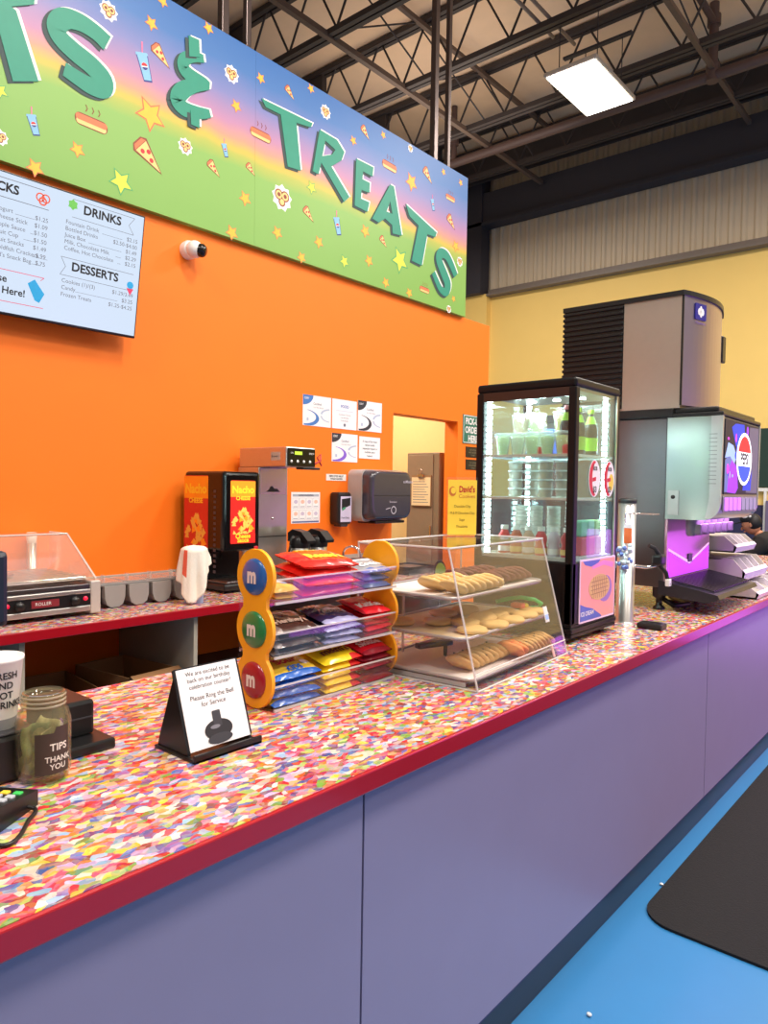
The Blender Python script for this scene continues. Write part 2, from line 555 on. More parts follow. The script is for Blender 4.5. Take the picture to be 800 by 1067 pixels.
# ================================================================ sign over the wall
SX = -3.66
TEAL = mat('sign_teal', (34, 146, 120), .5, noise=.06)
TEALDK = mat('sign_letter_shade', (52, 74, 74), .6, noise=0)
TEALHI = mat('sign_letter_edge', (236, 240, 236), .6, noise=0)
def sign_mat():
    m = bpy.data.materials.new('sign_sky_print')
    m.use_nodes = True
    N, L = m.node_tree.nodes, m.node_tree.links
    b = N['Principled BSDF']
    b.inputs['Roughness'].default_value = .45
    tc = N.new('ShaderNodeTexCoord'); sp = N.new('ShaderNodeSeparateXYZ'); nz = N.new('ShaderNodeTexNoise')
    nz.inputs['Scale'].default_value = 3.0; nz.inputs['Detail'].default_value = 4
    L.new(tc.outputs['Object'], sp.inputs[0]); L.new(tc.outputs['Object'], nz.inputs['Vector'])
    ad = N.new('ShaderNodeMath'); ad.operation = 'MULTIPLY_ADD'; ad.inputs[1].default_value = .08
    L.new(nz.outputs['Fac'], ad.inputs[0]); L.new(sp.outputs['Z'], ad.inputs[2])
    mr = N.new('ShaderNodeMapRange'); mr.inputs['From Min'].default_value = 0.04; mr.inputs['From Max'].default_value = 1.27
    L.new(ad.outputs[0], mr.inputs['Value'])
    rp = N.new('ShaderNodeValToRGB')
    st = [(0, (128, 178, 84)), (.36, (134, 182, 88)), (.425, (176, 184, 78)), (.455, (214, 184, 74)), (.50, (210, 152, 126)), (.57, (186, 132, 168)), (.70, (122, 128, 184)), (.84, (62, 116, 180)), (1, (46, 106, 174))]
    el = rp.color_ramp.elements
    while len(el) < len(st): el.new(.5)
    for i, (p, c) in enumerate(st):
        el[i].position = p; el[i].color = lin(c)
    L.new(mr.outputs[0], rp.inputs[0]); L.new(rp.outputs[0], b.inputs['Base Color'])
    return m
sg = thing('menu_sign', 'long painted sign reading SNACKS & TREATS over the orange wall', 'sign', (SX, 2.0, 2.945))
MB().box(SX - .04, SX, -1.2, 2.989, 2.945, 4.155).build('panel', sign_mat(), sg)
MB().box(SX - .04, SX, 2.990, 5.37, 2.945, 4.155).build('panel', MATS.get('x') or bpy.data.materials['sign_sky_print'], sg)

LETTERS = [('K', [[(1.355, 3.739), (1.416, 3.75), (1.418, 3.652), (1.564, 3.807), (1.619, 3.813), (1.613, 3.743), (1.506, 3.679), (1.528, 3.671), (1.634, 3.385), (1.513, 3.333), (1.45, 3.546), (1.415, 3.508), (1.422, 3.361), (1.34, 3.346)]]), ('T', [[(3.033, 3.88), (3.481, 3.898), (3.464, 3.864), (3.333, 3.844), (3.377, 3.544), (3.26, 3.532), (3.195, 3.843), (3.069, 3.84)]]), ('R', [[(3.55, 3.882), (3.72, 3.875), (3.797, 3.818), (3.77, 3.751), (3.667, 3.672), (3.856, 3.519), (3.801, 3.467), (3.594, 3.643), (3.569, 3.664), (3.543, 3.575), (3.487, 3.579)], [(3.605, 3.828), (3.705, 3.8), (3.675, 3.757), (3.577, 3.712)]]), ('E', [[(3.923, 3.816), (4.112, 3.818), (4.103, 3.746), (3.999, 3.75), (3.993, 3.691), (4.076, 3.691), (4.071, 3.616), (3.985, 3.611), (3.979, 3.546), (4.073, 3.548), (4.05, 3.47), (3.913, 3.476)]]), ('A', [[(4.31, 3.756), (4.355, 3.754), (4.461, 3.407), (4.349, 3.394), (4.34, 3.456), (4.254, 3.481), (4.182, 3.429), (4.107, 3.438)], [(4.313, 3.628), (4.342, 3.542), (4.271, 3.54)]]), ('T', [[(4.501, 3.667), (4.92, 3.558), (4.899, 3.514), (4.792, 3.51), (4.724, 3.237), (4.592, 3.245), (4.673, 3.545), (4.554, 3.585)]])]
RIBS = [('S', [(1.991, 3.734, 0.048), (1.927, 3.76, 0.044), (1.843, 3.771, 0.046), (1.762, 3.75, 0.049), (1.723, 3.693, 0.049), (1.739, 3.647, 0.049), (1.811, 3.611, 0.052), (1.902, 3.582, 0.054), (1.97, 3.54, 0.054), (1.962, 3.489, 0.049), (1.894, 3.476, 0.045), (1.827, 3.486, 0.04), (1.762, 3.501, 0.036)]), ('&', [(2.596, 3.928, 0.022), (2.527, 3.911, 0.031), (2.468, 3.87, 0.035), (2.454, 3.819, 0.038), (2.496, 3.794, 0.043), (2.626, 3.793, 0.022), (2.539, 3.75, 0.036), (2.455, 3.688, 0.046), (2.416, 3.615, 0.047), (2.466, 3.587, 0.045), (2.551, 3.599, 0.036), (2.643, 3.63, 0.022)]), ('S', [(5.207, 3.268, 0.032), (5.134, 3.352, 0.037), (5.059, 3.407, 0.039), (4.978, 3.402, 0.041), (4.962, 3.336, 0.044), (5.041, 3.238, 0.047), (5.089, 3.17, 0.048), (5.068, 3.099, 0.036), (4.996, 3.102, 0.031), (4.932, 3.161, 0.029), (4.882, 3.219, 0.026)])]
TICKS = [[(2.488, 4.011), (2.56, 4.019), (2.566, 3.923), (2.493, 3.895)], [(2.504, 3.593), (2.566, 3.605), (2.567, 3.515), (2.509, 3.515)]]
MOTIFS = [('pretzel', 2.001, 3.908, 0.08), ('star', 2.252, 3.967, 0.075), ('star', 2.324, 4.121, 0.06), ('star', 2.63, 4.124, 0.068), ('cup', 2.206, 3.734, 0.184), ('pizza', 2.312, 3.82, 0.137), ('pretzel', 2.801, 3.931, 0.083), ('star', 2.838, 3.755, 0.075), ('star', 2.249, 3.469, 0.17), ('cup', 1.608, 3.182, 0.12), ('hotdog', 1.908, 3.295, 0.159), ('star', 1.833, 3.128, 0.076), ('pizza', 2.237, 3.24, 0.204), ('starg', 2.075, 3.045, 0.132), ('star', 1.619, 2.963, 0.083), ('pretzel', 2.476, 3.378, 0.075), ('cup', 2.754, 3.469, 0.097), ('pizza', 2.675, 3.321, 0.11), ('starg', 1.456, 3.268, 0.072), ('pretzel', 1.456, 3.05, 0.058), ('pizza', 3.274, 4.02, 0.096), ('star', 3.466, 4.125, 0.058), ('star', 3.029, 4.005, 0.065), ('pretzel', 3.608, 4.026, 0.076), ('hotdog', 3.033, 3.656, 0.152), ('pizza', 2.955, 3.411, 0.087), ('star', 2.913, 3.217, 0.088), ('pretzel', 3.217, 3.316, 0.131), ('starg', 3.483, 3.468, 0.088), ('pizza', 3.457, 3.281, 0.115), ('cup', 3.737, 3.298, 0.152), ('star', 3.18, 3.079, 0.081), ('star', 3.558, 3.118, 0.081), ('pizza', 4.02, 4.043, 0.112), ('star', 3.893, 3.935, 0.066), ('star', 4.224, 4.099, 0.056), ('hotdog', 4.303, 3.897, 0.155), ('pretzel', 4.556, 4.119, 0.048), ('star', 4.575, 3.861, 0.136), ('pizza', 4.786, 3.988, 0.144), ('star', 5.005, 4.087, 0.056), ('star', 5.26, 4.08, 0.058), ('cup', 4.861, 3.784, 0.116), ('hotdog', 5.111, 3.905, 0.12), ('pizza', 5.127, 3.707, 0.144), ('star', 5.203, 3.521, 0.095), ('pretzel', 5.269, 3.404, 0.067), ('star', 4.036, 3.326, 0.091), ('pizza', 4.243, 3.305, 0.099), ('starg', 4.446, 3.214, 0.193), ('star', 4.082, 3.119, 0.083), ('starg', 3.816, 3.049, 0.093), ('star', 3.398, 2.972, 0.075), ('star', 2.814, 2.978, 0.088), ('star', 4.28, 3.002, 0.076), ('star', 4.571, 2.985, 0.074), ('hotdog', 4.771, 3.056, 0.116), ('star', 5.185, 3.065, 0.053), ('pretzel', 5.119, 2.964, 0.052)]

def letter_poly(m, polys, O=(SX, 0, 0)):
    def sh(dy, dz): return [[(p[0] + dy, p[1] + dz) for p in l] for l in polys]
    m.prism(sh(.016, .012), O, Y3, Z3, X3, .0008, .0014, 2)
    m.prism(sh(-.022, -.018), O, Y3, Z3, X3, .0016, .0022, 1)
    m.prism(polys, O, Y3, Z3, X3, .0024, .005, 0)
def rib_poly(pts):
    # smooth the centre line and give it its width
    P = [Vector((a, b)) for a, b, _ in pts]; W = [c for *_, c in pts]
    n = len(P); Q = []; V = []
    for i in range(n - 1):
        p0, p1, p2, p3 = P[max(i - 1, 0)], P[i], P[i + 1], P[min(i + 2, n - 1)]
        for k in range(5):
            t = k / 5
            Q.append(.5 * ((2 * p1) + (p2 - p0) * t + (2 * p0 - 5 * p1 + 4 * p2 - p3) * t * t + (3 * p1 - p0 - 3 * p2 + p3) * t ** 3)); V.append(W[i] + (W[i + 1] - W[i]) * t)
    Q.append(P[-1]); V.append(W[-1])
    l, r = [], []
    for i, q in enumerate(Q):
        d = (Q[min(i + 1, len(Q) - 1)] - Q[max(i - 1, 0)]).normalized()
        nn = Vector((-d.y, d.x)) * V[i] * 1.0
        l.append(q + nn); r.append(q - nn)
    return l, r
def rib_letter(m, pts):
    l, r = rib_poly(pts)
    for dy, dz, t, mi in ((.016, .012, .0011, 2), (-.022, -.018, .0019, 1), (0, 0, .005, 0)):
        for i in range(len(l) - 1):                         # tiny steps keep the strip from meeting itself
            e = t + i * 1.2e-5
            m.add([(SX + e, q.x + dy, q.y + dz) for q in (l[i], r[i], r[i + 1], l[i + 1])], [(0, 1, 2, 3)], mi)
LM = [TEAL, TEALDK, TEALHI]
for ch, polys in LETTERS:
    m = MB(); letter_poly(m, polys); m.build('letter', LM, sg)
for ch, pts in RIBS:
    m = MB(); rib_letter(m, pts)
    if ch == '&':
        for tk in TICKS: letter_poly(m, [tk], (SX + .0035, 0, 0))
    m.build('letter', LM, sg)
# earlier letters of the word, partly past the frame
m = MB()
for t, y in (('S', -.95), ('N', -.55), ('A', -.12), ('C', .32)):
    m.text(t, .62, (SX, y, 3.3), Y3, Z3, X3, .003, 0, bold=.03)
m.build('letter', LM, sg)
# small printed treats scattered over the sign
AM = [mat('art_gold', (246, 190, 60), .5, noise=.1), mat('art_brown', (140, 64, 40), .5, noise=0), mat('art_sausage', (226, 120, 76), .5), mat('art_cheese', (246, 206, 130), .5),
      mat('art_cupblue', (132, 190, 224), .5), mat('art_white', (240, 240, 240), .5), mat('art_red', (204, 40, 50), .5), mat('art_navy', (40, 60, 140), .5), mat('art_greenstar', (214, 222, 70), .5), mat('art_greenedge', (84, 168, 100), .5), mat('art_pink', (236, 120, 160), .5)]
def flat(m, poly, y, z, t, mi, sc=1.0, rot=0.0):
    c, s = math.cos(rot), math.sin(rot)
    m.prism([(y + sc * (c * p[0] - s * p[1]), z + sc * (s * p[0] + c * p[1])) for p in poly], (SX, 0, 0), Y3, Z3, X3, t, t + .0004, mi)
for i, (k, y, z, s) in enumerate(MOTIFS):
    h = s / 2 * 1.08; a = (i * 2.399) % 1.2 - .6; m = MB()
    if k in ('star', 'starg'):
        flat(m, star(0, 0, h * 1.08, k=.5), y, z, .0005, 9 if k == 'starg' else 2, 1, a)
        flat(m, star(0, 0, h * .9, k=.48), y, z, .001, 8 if k == 'starg' else 0, 1, a)
    elif k == 'cup':
        a *= .5
        flat(m, [(-.36, .4), (-.26, -.95), (.26, -.95), (.36, .4)], y, z, .0005, 7, h * 1.04, a)
        flat(m, [(-.32, .38), (-.23, -.9), (.23, -.9), (.32, .38)], y, z, .001, 4, h, a)
        flat(m, [(-.4, .36), (.4, .36), (.36, .5), (-.36, .5)], y, z, .0012, 4, h, a)
        flat(m, [(.02, .5), (.1, .5), (.26, 1.05), (.16, 1.07)], y, z, .0012, 10, h, a)
        flat(m, circ(0, -.2, .2, n=18), y, z, .0015, 5, h, a)
        flat(m, circ(0, -.2, .19, n=10, a0=.1, a1=PI - .1), y, z, .002, 6, h, a)
        flat(m, circ(0, -.2, .19, n=10, a0=PI + .25, a1=2 * PI - .25), y, z, .002, 7, h, a)
    elif k == 'pizza':
        a = a * .6 + .5
        flat(m, [(0, -1.05), (.55, .62), (.3, .86), (-.3, .86), (-.55, .62)], y, z, .0005, 1, h, a)
        flat(m, [(0, -.92), (.42, .55), (-.42, .55)], y, z, .001, 3, h, a)
        flat(m, [(.44, .58), (.28, .78), (-.28, .78), (-.44, .58)], y, z, .001, 2, h, a)
        for px_, py_ in ((-.12, .32), (.16, .12), (-.02, -.25)):
            flat(m, circ(px_, py_, .12, n=10), y, z, .0015, 6, h, a)
    elif k == 'hotdog':
        a = a * .4 - .25
        flat(m, rrect(-1.05, 1.05, -.42, .32, .36), y, z, .0005, 1, h, a)
        flat(m, rrect(-.95, .95, -.36, .02, .18), y, z, .001, 3, h, a)
        flat(m, rrect(-1.0, 1.0, -.12, .24, .17), y, z, .0014, 2, h, a)
        for q in (-.4, 0, .4):
            flat(m, [(q, .5), (q + .1, .7), (q, .9), (q + .05, .9), (q + .16, .7), (q + .06, .5)], y, z, .0008, 1, h, a)
    else:
        flat(m, star(0, 0, h * 1.25, n=9, k=.8), y, z, .0004, 5)
        for cx in (-.38, .38):
            flat(m, circ(cx, .2, .5, n=16), y, z, .0009, 1, h)
            flat(m, circ(cx, .2, .38, n=16), y, z, .0012, 3, h)
            flat(m, circ(cx, .2, .2, n=12), y, z, .0015, 1, h)
        flat(m, circ(0, -.4, .42, n=14), y, z, .0010, 1, h)
        flat(m, circ(0, -.4, .28, n=12), y, z, .0016, 3, h)
    m.build({'star': 'star_print', 'starg': 'star_print', 'cup': 'cup_print', 'pizza': 'pizza_print', 'hotdog': 'hot_dog_print', 'pretzel': 'pretzel_print'}[k], AM, sg)

# hanger posts rising from the sign to the roof
for i, (y, lab) in enumerate(((2.80, 'left post of the pair above the sign ampersand'), (2.985, 'right post of the pair above the sign ampersand'), (4.975, 'left post of the pair above the sign word TREATS'), (5.17, 'right post of the pair above the sign word TREATS'))):
    m = MB()
    w_ = .026 if i % 2 == 0 else .02
    m.box(-3.745 - w_, -3.745 + w_, y - w_, y + w_, 2.955, 7.75, b=.004)
    p = tag(m.build('support_post', mat('post_steel', (88, 78, 76), .32, .8)), 'grey steel ' + lab, 'post', 'posts carrying the sign')
    if i == 2: pass

# high-bay light
fl = thing('ceiling_light', 'bright rectangular high-bay light fixture under the roof joists', 'light', (-3.96, 8.42, 6.3))
m = MB(); m.box(-4.29, -3.63, 7.83, 8.99, 6.31, 6.36, b=.01).box(-4.12, -3.8, 8.1, 8.7, 6.36, 6.42, b=.01)
m.build('housing', mat('fixture_white', (206, 196, 184), .5), fl)
MB().box(-4.26, -3.66, 7.86, 8.96, 6.298, 6.31).build('diffuser', mat('fixture_glow', (255, 250, 240), .5, noise=0, emit=(255, 246, 230), estr=9), fl)
for yy in (8.05, 8.75):
    for xx in (-4.2, -3.72): MB().cyl((xx, yy, 6.355), (xx, yy, 7.0), .006, n=6).build('hanger_rod', GREYD, fl)
    MB().box(-4.5, -3.6, yy - .03, yy + .03, 7.0, 7.03).build('hanger_bar', GREYD, fl)

# ================================================================ menu screen
tv_bot, tv_top = Vector((-3.60, 2.128, 2.208)), Vector((-3.50, 2.105, 2.838))
tv_v = (tv_top - tv_bot); tv_v.y = 0; tvh = tv_v.length; tv_v.normalize()
tv_u = Vector((0, 1, 0)); tv_n = tv_u.cross(tv_v)
tv_m = Matrix.Translation((-3.60, 1.565, 2.208)) @ Matrix((tv_u, tv_v, tv_n)).transposed().to_4x4()
tv = thing('menu_screen', 'wall-mounted tilted flat screen showing the white snack price list', 'screen', mtx=tv_m)
TW = .56; TH = tvh
m = MB(); m.box(-TW, TW, 0, TH, -.035, 0, b=.004)
m.build('housing', BLACK, tv, world=False)
MB().box(-TW + .008, TW - .008, .012, TH - .008, 0, .0015).build('display', mat('screen_glow', (20, 20, 24), .25, noise=0, emit=(214, 230, 250), estr=1.0), tv, world=False)
MB().box(-.2, .2, .2, TH - .15, -.075, -.035).box(-.1, .1, TH - .36, TH - .1, -.14, -.07).build('bracket', BLACK, tv, world=False)
m = MB()
U, V, Nn = X3, Y3, Z3
def tvx(s, size, x, y, mi=0, al='LEFT', b=0.0): m.text(s, size, (x, y, 0), U, V, Nn, .0022, mi, al, bold=b)
def line(x0, y0, x1, y1, t, mi):
    d = Vector((x1 - x0, y1 - y0)); nn = Vector((-d.y, d.x)).normalized() * t / 2
    m.prism([(x0 + nn.x, y0 + nn.y), (x0 - nn.x, y0 - nn.y), (x1 - nn.x, y1 - nn.y), (x1 + nn.x, y1 + nn.y)], (0, 0, 0), U, V, Nn, .0018, .0021, mi)
# snacks column
tvx('SNACKS', .054, -.085, TH - .088, 0, 'RIGHT', .035)
line(-.5, TH - .032, .03, TH - .032, .003, 1); line(-.5, TH - .115, .055, TH - .115, .003, 1)
for i, (a, b) in enumerate((('Yogurt', '$1.25'), ('Cheese Stick', '$1.09'), ('Apple Sauce', '$1.50'), ('Fruit Cup', '$1.50'), ('Fruit Snacks', '$1.49'), ('Goldfish Crackers', '$.99'), ("Kid's Snack Bag", '$.75'))):
    y = TH - .175 - i * .034
    tvx(a, .028, -.185, y, 1); tvx(b, .028, .055, y, 1, 'RIGHT')
    line(-.185 + .0155 * len(a) * .95, y, -.008, y, .0016, 1)
tvx('Purchase', .046, -.115, .150, 0, 'RIGHT', .02); tvx('Tickets Here!', .046, -.03, .098, 0, 'RIGHT', .02)
for (a, b, c, d) in ((-.5, .205, .055, .205), (-.5, .062, .06, .062), (.055, .205, .04, .19)): line(a, b, c, d, .003, 2)
m.prism([(-.02, .165), (.012, .19), (.062, .13), (.04, .085), (.018, .092)], (0, 0, 0), U, V, Nn, .002, .0023, 3)
# pretzel mark
for dx in (-.013, .013): m.prism([circ(.025 + dx, TH - .068, .021, n=16), circ(.025 + dx, TH - .068, .015, n=16)], (0, 0, 0), U, V, Nn, .002, .0024, 4)
m.prism([circ(.025, TH - .083, .02, n=16), circ(.025, TH - .083, .013, n=16)], (0, 0, 0), U, V, Nn, .002, .0025, 4)
# drinks and desserts column
tvx('DRINKS', .058, .325, TH - .083, 0, 'CENTER', .03)
tvx('DESSERTS', .058, .31, TH - .365, 0, 'CENTER', .03)
m.prism(star(.17, TH - .055, .026, 6, .75), (0, 0, 0), U, V, Nn, .002, .0023, 5)
for y in (TH - .028, TH - .112): line(.17, y, .50, y, .0022, 1)
for y in (TH - .31, TH - .395): line(.13, y, .52, y, .0022, 1)
line(.50, TH - .028, .47, TH - .07, .0022, 1); line(.47, TH - .07, .50, TH - .112, .0022, 1)
line(.13, TH - .31, .155, TH - .352, .0022, 1); line(.155, TH - .352, .13, TH - .395, .0022, 1)
m.prism([(.485, TH - .385), (.508, TH - .42), (.525, TH - .385)], (0, 0, 0), U, V, Nn, .002, .0024, 2)
m.prism(circ(.505, TH - .368, .019, n=14), (0, 0, 0), U, V, Nn, .002, .0024, 3)
for i, (a, b) in enumerate((('Fountain Drink', '$2.15'), ('Bottled Drinks', '$2.50-$4.00'), ('Juice Box', '$1.49'), ('Milk, Chocolate Milk', '$2.29'), ('Coffee, Hot Chocolate', '$2.15'))):
    y = TH - .15 - i * .031
    tvx(a, .028, .14, y, 1); tvx(b, .028, .525, y, 1, 'RIGHT')
    e = .525 - .017 * len(b); s_ = .14 + .0135 * len(a)
    if e > s_ + .01: line(s_, y, e, y, .0016, 1)
for i, (a, b) in enumerate((('Cookies (1)/(3)', '$1.29/3.49'), ('Candy', '$3.25'), ('Frozen Treats', '$1.25-$4.25'))):
    y = TH - .43 - i * .033
    tvx(a, .028, .14, y, 1); tvx(b, .028, .525, y, 1, 'RIGHT')
    e = .525 - .017 * len(b); s_ = .14 + .0145 * len(a)
    if e > s_ + .01: line(s_, y, e, y, .0016, 1)
m.build('menu_text', [INK, GREYINK, mat('menu_pink', (226, 70, 110), .6, noise=0), mat('menu_cyan', (40, 170, 232), .6, noise=0), mat('menu_orange', (224, 90, 60), .6, noise=0), mat('menu_green', (110, 200, 90), .6, noise=0)], tv, world=False)

# ================================================================ things on the orange wall
WX = -3.70
sc = thing('security_camera', 'round white security camera with black lens dome on orange wall', 'camera', (WX, 2.52, 2.80))
MB().lathe((WX, 2.52, 2.80), [(.052, 0), (.054, .03), (.048, .045)], axis=X3).build('base', WHITE, sc)
MB().ell((-3.635, 2.527, 2.797), (.052, .052, .05)).build('body', WHITE, sc)
MB().lathe((-3.612, 2.542, 2.792), [(.038, 0), (.039, .024), (.028, .038), (0, .042)], axis=(.86, .46, -.2)).build('lens', BLACKG, sc)

def wall_sheet(name, y0, y1, z0, z1, label, cat, group, mats, draw, t=.003):
    o = thing(name, label, cat, (WX, (y0 + y1) / 2, z0), group=group)
    MB().box(WX, WX + t, y0, y1, z0, z1).build('sheet', mats[0], o)
    m = MB(); draw(m, y0, y1, z0, z1, WX + t); m.build('print', mats[1:], o)
    return o
def swirl(m, y0, y1, z0, z1, x, col, corner):
    wd, hh = y1 - y0, z1 - z0
    O = (x, y0, z0)
    m.prism([(0, hh)] + [(0 + .36 * wd * math.cos(a), hh + .3 * hh * 1.1 * math.sin(a)) for a in [-PI / 2 + PI / 2 * i / 8 for i in range(9)]], O, Y3, Z3, X3, 0, .0004, corner)
    outer = circ(.05 * wd, .25 * hh, .52 * wd, .28 * hh, n=14, a0=-PI / 2, a1=PI * .42)
    inner = circ(.02 * wd, .29 * hh, .44 * wd, .23 * hh, n=14, a0=PI * .42, a1=-PI / 2)
    m.prism([(max(a, .01 * wd), max(b, .01 * hh)) for a, b in outer + inner], O, Y3, Z3, X3, 0, .0004, col)
    m.prism(circ(1.0 * wd, .42 * hh, .38 * wd, .2 * hh, n=8, a0=PI * .55, a1=PI) + circ(1.0 * wd, .42 * hh, .31 * wd, .15 * hh, n=8, a0=PI, a1=PI * .55), O, Y3, Z3, X3, 0, .0004, 3)
    m.prism(circ(1.0 * wd, .36 * hh, .38 * wd, .2 * hh, n=8, a0=PI, a1=PI * 1.45) + circ(1.0 * wd, .36 * hh, .33 * wd, .17 * hh, n=8, a0=PI * 1.45, a1=PI), O, Y3, Z3, X3, 0, .0004, 3)
    m.text('Certified', .022, (x, y0 + .36 * wd, z0 + .7 * hh), Y3, Z3, X3, .0006, 4, bold=.01)
    m.text('Food Safety Manager', .012, (x, y0 + .36 * wd, z0 + .6 * hh), Y3, Z3, X3, .0006, 4)
    m.prism(rrect(.13 * wd, .2 * wd, .16 * hh, .26 * hh, .004), O, Y3, Z3, X3, 0, .0005, 3)
    m.text('CERT', .02, (x, y0 + .04 * wd, z0 + .86 * hh), Y3, Z3, X3, .0008, 5, bold=.01)
CM = [PAPER, mat('cert_blue', (66, 120, 190), .6), mat('cert_black', (50, 50, 58), .6), mat('cert_violet', (132, 96, 210), .6), mat('cert_pale', (176, 190, 214), .6), GREYINK, PAPER]
wall_sheet('certificate', 3.462, 3.738, 1.848, 2.062, 'white certificate with a blue swirl, top left of the wall papers', 'certificate', 'certificates on the wall', CM, lambda m, a, b, c, d, x: swirl(m, a, b, c, d, x, 0, 0))
def plain_cert(m, y0, y1, z0, z1, x):
    c = (y0 + y1) / 2
    m.text('FOOD', .03, (x, c, z0 + .155), Y3, Z3, X3, .0006, 0, 'CENTER', bold=.02)
    m.prism([(-.09, .13), (.09, .13), (.09, .133), (-.09, .133)], (x, c, z0), Y3, Z3, X3, 0, .0004, 3)
    for i, t in enumerate(('Certificate of Training', 'is presented to', 'Food Handler')):
        m.text(t, .014, (x, c, z0 + .1 - i * .022), Y3, Z3, X3, .0006, 4, 'CENTER')
    m.prism(circ(0, .03, .012, n=12), (x, c, z0), Y3, Z3, X3, 0, .0004, 4)
wall_sheet('certificate', 3.752, 4.012, 1.848, 2.062, 'plain white certificate with a centred blue heading, top middle of the papers', 'certificate', 'certificates on the wall', CM, plain_cert)
wall_sheet('certificate', 4.026, 4.300, 1.850, 2.078, 'white certificate with a black swirl, top right of the wall papers', 'certificate', 'certificates on the wall', CM, lambda m, a, b, c, d, x: swirl(m, a, b, c, d, x, 1, 1))
wall_sheet('certificate', 3.752, 4.026, 1.608, 1.815, 'white certificate with a violet swirl below the other certificates', 'certificate', 'certificates on the wall', CM, lambda m, a, b, c, d, x: swirl(m, a, b, c, d, x, 2, 1))
def notice(m, y0, y1, z0, z1, x):
    for i, t in enumerate(('A copy of the most', 'recent health', 'inspection report is', 'available upon', 'request.')):
        m.text(t, .021, (x, (y0 + y1) / 2, z1 - .042 - i * .027), Y3, Z3, X3, .0006, 0, 'CENTER', bold=.012)
wall_sheet('notice', 4.045, 4.285, 1.642, 1.808, 'white notice with five lines of dark text beside the violet certificate', 'notice', None, [PAPER, mat('notice_teal', (40, 90, 90), .7)], notice)
def handlabel(m, y0, y1, z0, z1, x):
    m.text('EMPLOYEES MUST', .019, (x, (y0 + y1) / 2, z0 + .026), Y3, Z3, X3, .0006, 0, 'CENTER', bold=.02)
    m.text('WASH HANDS', .019, (x, (y0 + y1) / 2, z0 + .007), Y3, Z3, X3, .0006, 0, 'CENTER', bold=.02)
wall_sheet('wall_label', 3.70, 3.905, 1.468, 1.515, 'small white label with two text lines above the soap dispenser', 'label', None, [WHITE, INK], handlabel)
def chart(m, y0, y1, z0, z1, x):
    wd = y1 - y0
    m.prism([(.012, .186), (wd - .012, .186), (wd - .012, .203), (.012, .203)], (x, y0, z0), Y3, Z3, X3, 0, .0003, 1)
    m.text('HANDWASHING', .019, (x, y0 + wd / 2, z0 + .189), Y3, Z3, X3, .0006, 0, 'CENTER', bold=.015)
    for r in range(2):
        for c in range(4):
            O = (x, y0 + .012 + c * .064, z0 + .022 + r * .083)
            m.prism([rrect(0, .058, 0, .072, .004), rrect(.002, .056, .002, .07, .003)], O, Y3, Z3, X3, 0, .0003, 1)
            m.prism(circ(.03, .045, .018, .014, n=12), O, Y3, Z3, X3, 0, .0004, 2 + (r + c) % 2)
            m.prism([(.008, .008), (.05, .008), (.05, .014), (.008, .014)], O, Y3, Z3, X3, 0, .0004, 1)
    m.prism([(.01, .004), (wd - .01, .004), (wd - .01, .016), (.01, .016)], (x, y0, z0), Y3, Z3, X3, 0, .0004, 4)
wall_sheet('handwashing_chart', 3.364, 3.638, 1.165, 1.382, 'white picture chart of eight small drawings left of soap dispenser', 'chart', None, [PAPER, INK, mat('chart_grey', (170, 176, 190), .7), mat('chart_peach', (232, 190, 170), .7), mat('chart_lilac', (200, 190, 214), .7), mat('chart_navy', (96, 106, 150), .7)], chart)

sd = thing('soap_dispenser', 'black wall soap dispenser with white and purple front label', 'dispenser', (WX, 3.80, 1.14))
MB().box(WX, -3.60, 3.735, 3.87, 1.15, 1.385, b=.02, seg=3).build('body', BLACK, sd)
m = MB(); m.box(-3.60, -3.598, 3.75, 3.862, 1.17, 1.355)
m.prism([(.01, .09), (.1, .12), (.1, .175), (.01, .165)], (-3.598, 3.75, 1.17), Y3, Z3, X3, 0, .0006, 1)
m.prism([(.015, .08), (.05, .095), (.05, .11), (.015, .10)], (-3.598, 3.75, 1.17), Y3, Z3, X3, 0, .0009, 2)
m.text('Foam Soap', .019, (-3.598, 3.756, 1.195), Y3, Z3, X3, .001, 1)
m.build('front_label', [mat('soap_label', (206, 200, 226), .35), INK, mat('soap_green', (60, 150, 110), .5)], sd)
MB().box(-3.68, -3.61, 3.765, 3.84, 1.135, 1.155, b=.006).build('push_bar', DKGREY, sd)

pd = thing('paper_towel_dispenser', 'grey and smoke black paper towel dispenser beside doorway', 'dispenser', (WX, 4.2, 1.16))
m = MB()
def towel_body(x0, x1, y0, y1, z0, z1, r):
    m = MB()
    prof = rrect(y0, y1, z0, z1, r, 6)
    return prof
prof = rrect(3.93, 4.42, 1.17, 1.555, .045, 5)
m.prism(prof, (WX, 0, 0), Y3, Z3, X3, 0, .14)
m.build('back_housing', mat('towel_grey', (176, 172, 170), .35), pd)
m = MB()
SMOKE = mat('smoke_plastic', (62, 60, 70), .18, coat=.3)
n = 10
prev = None
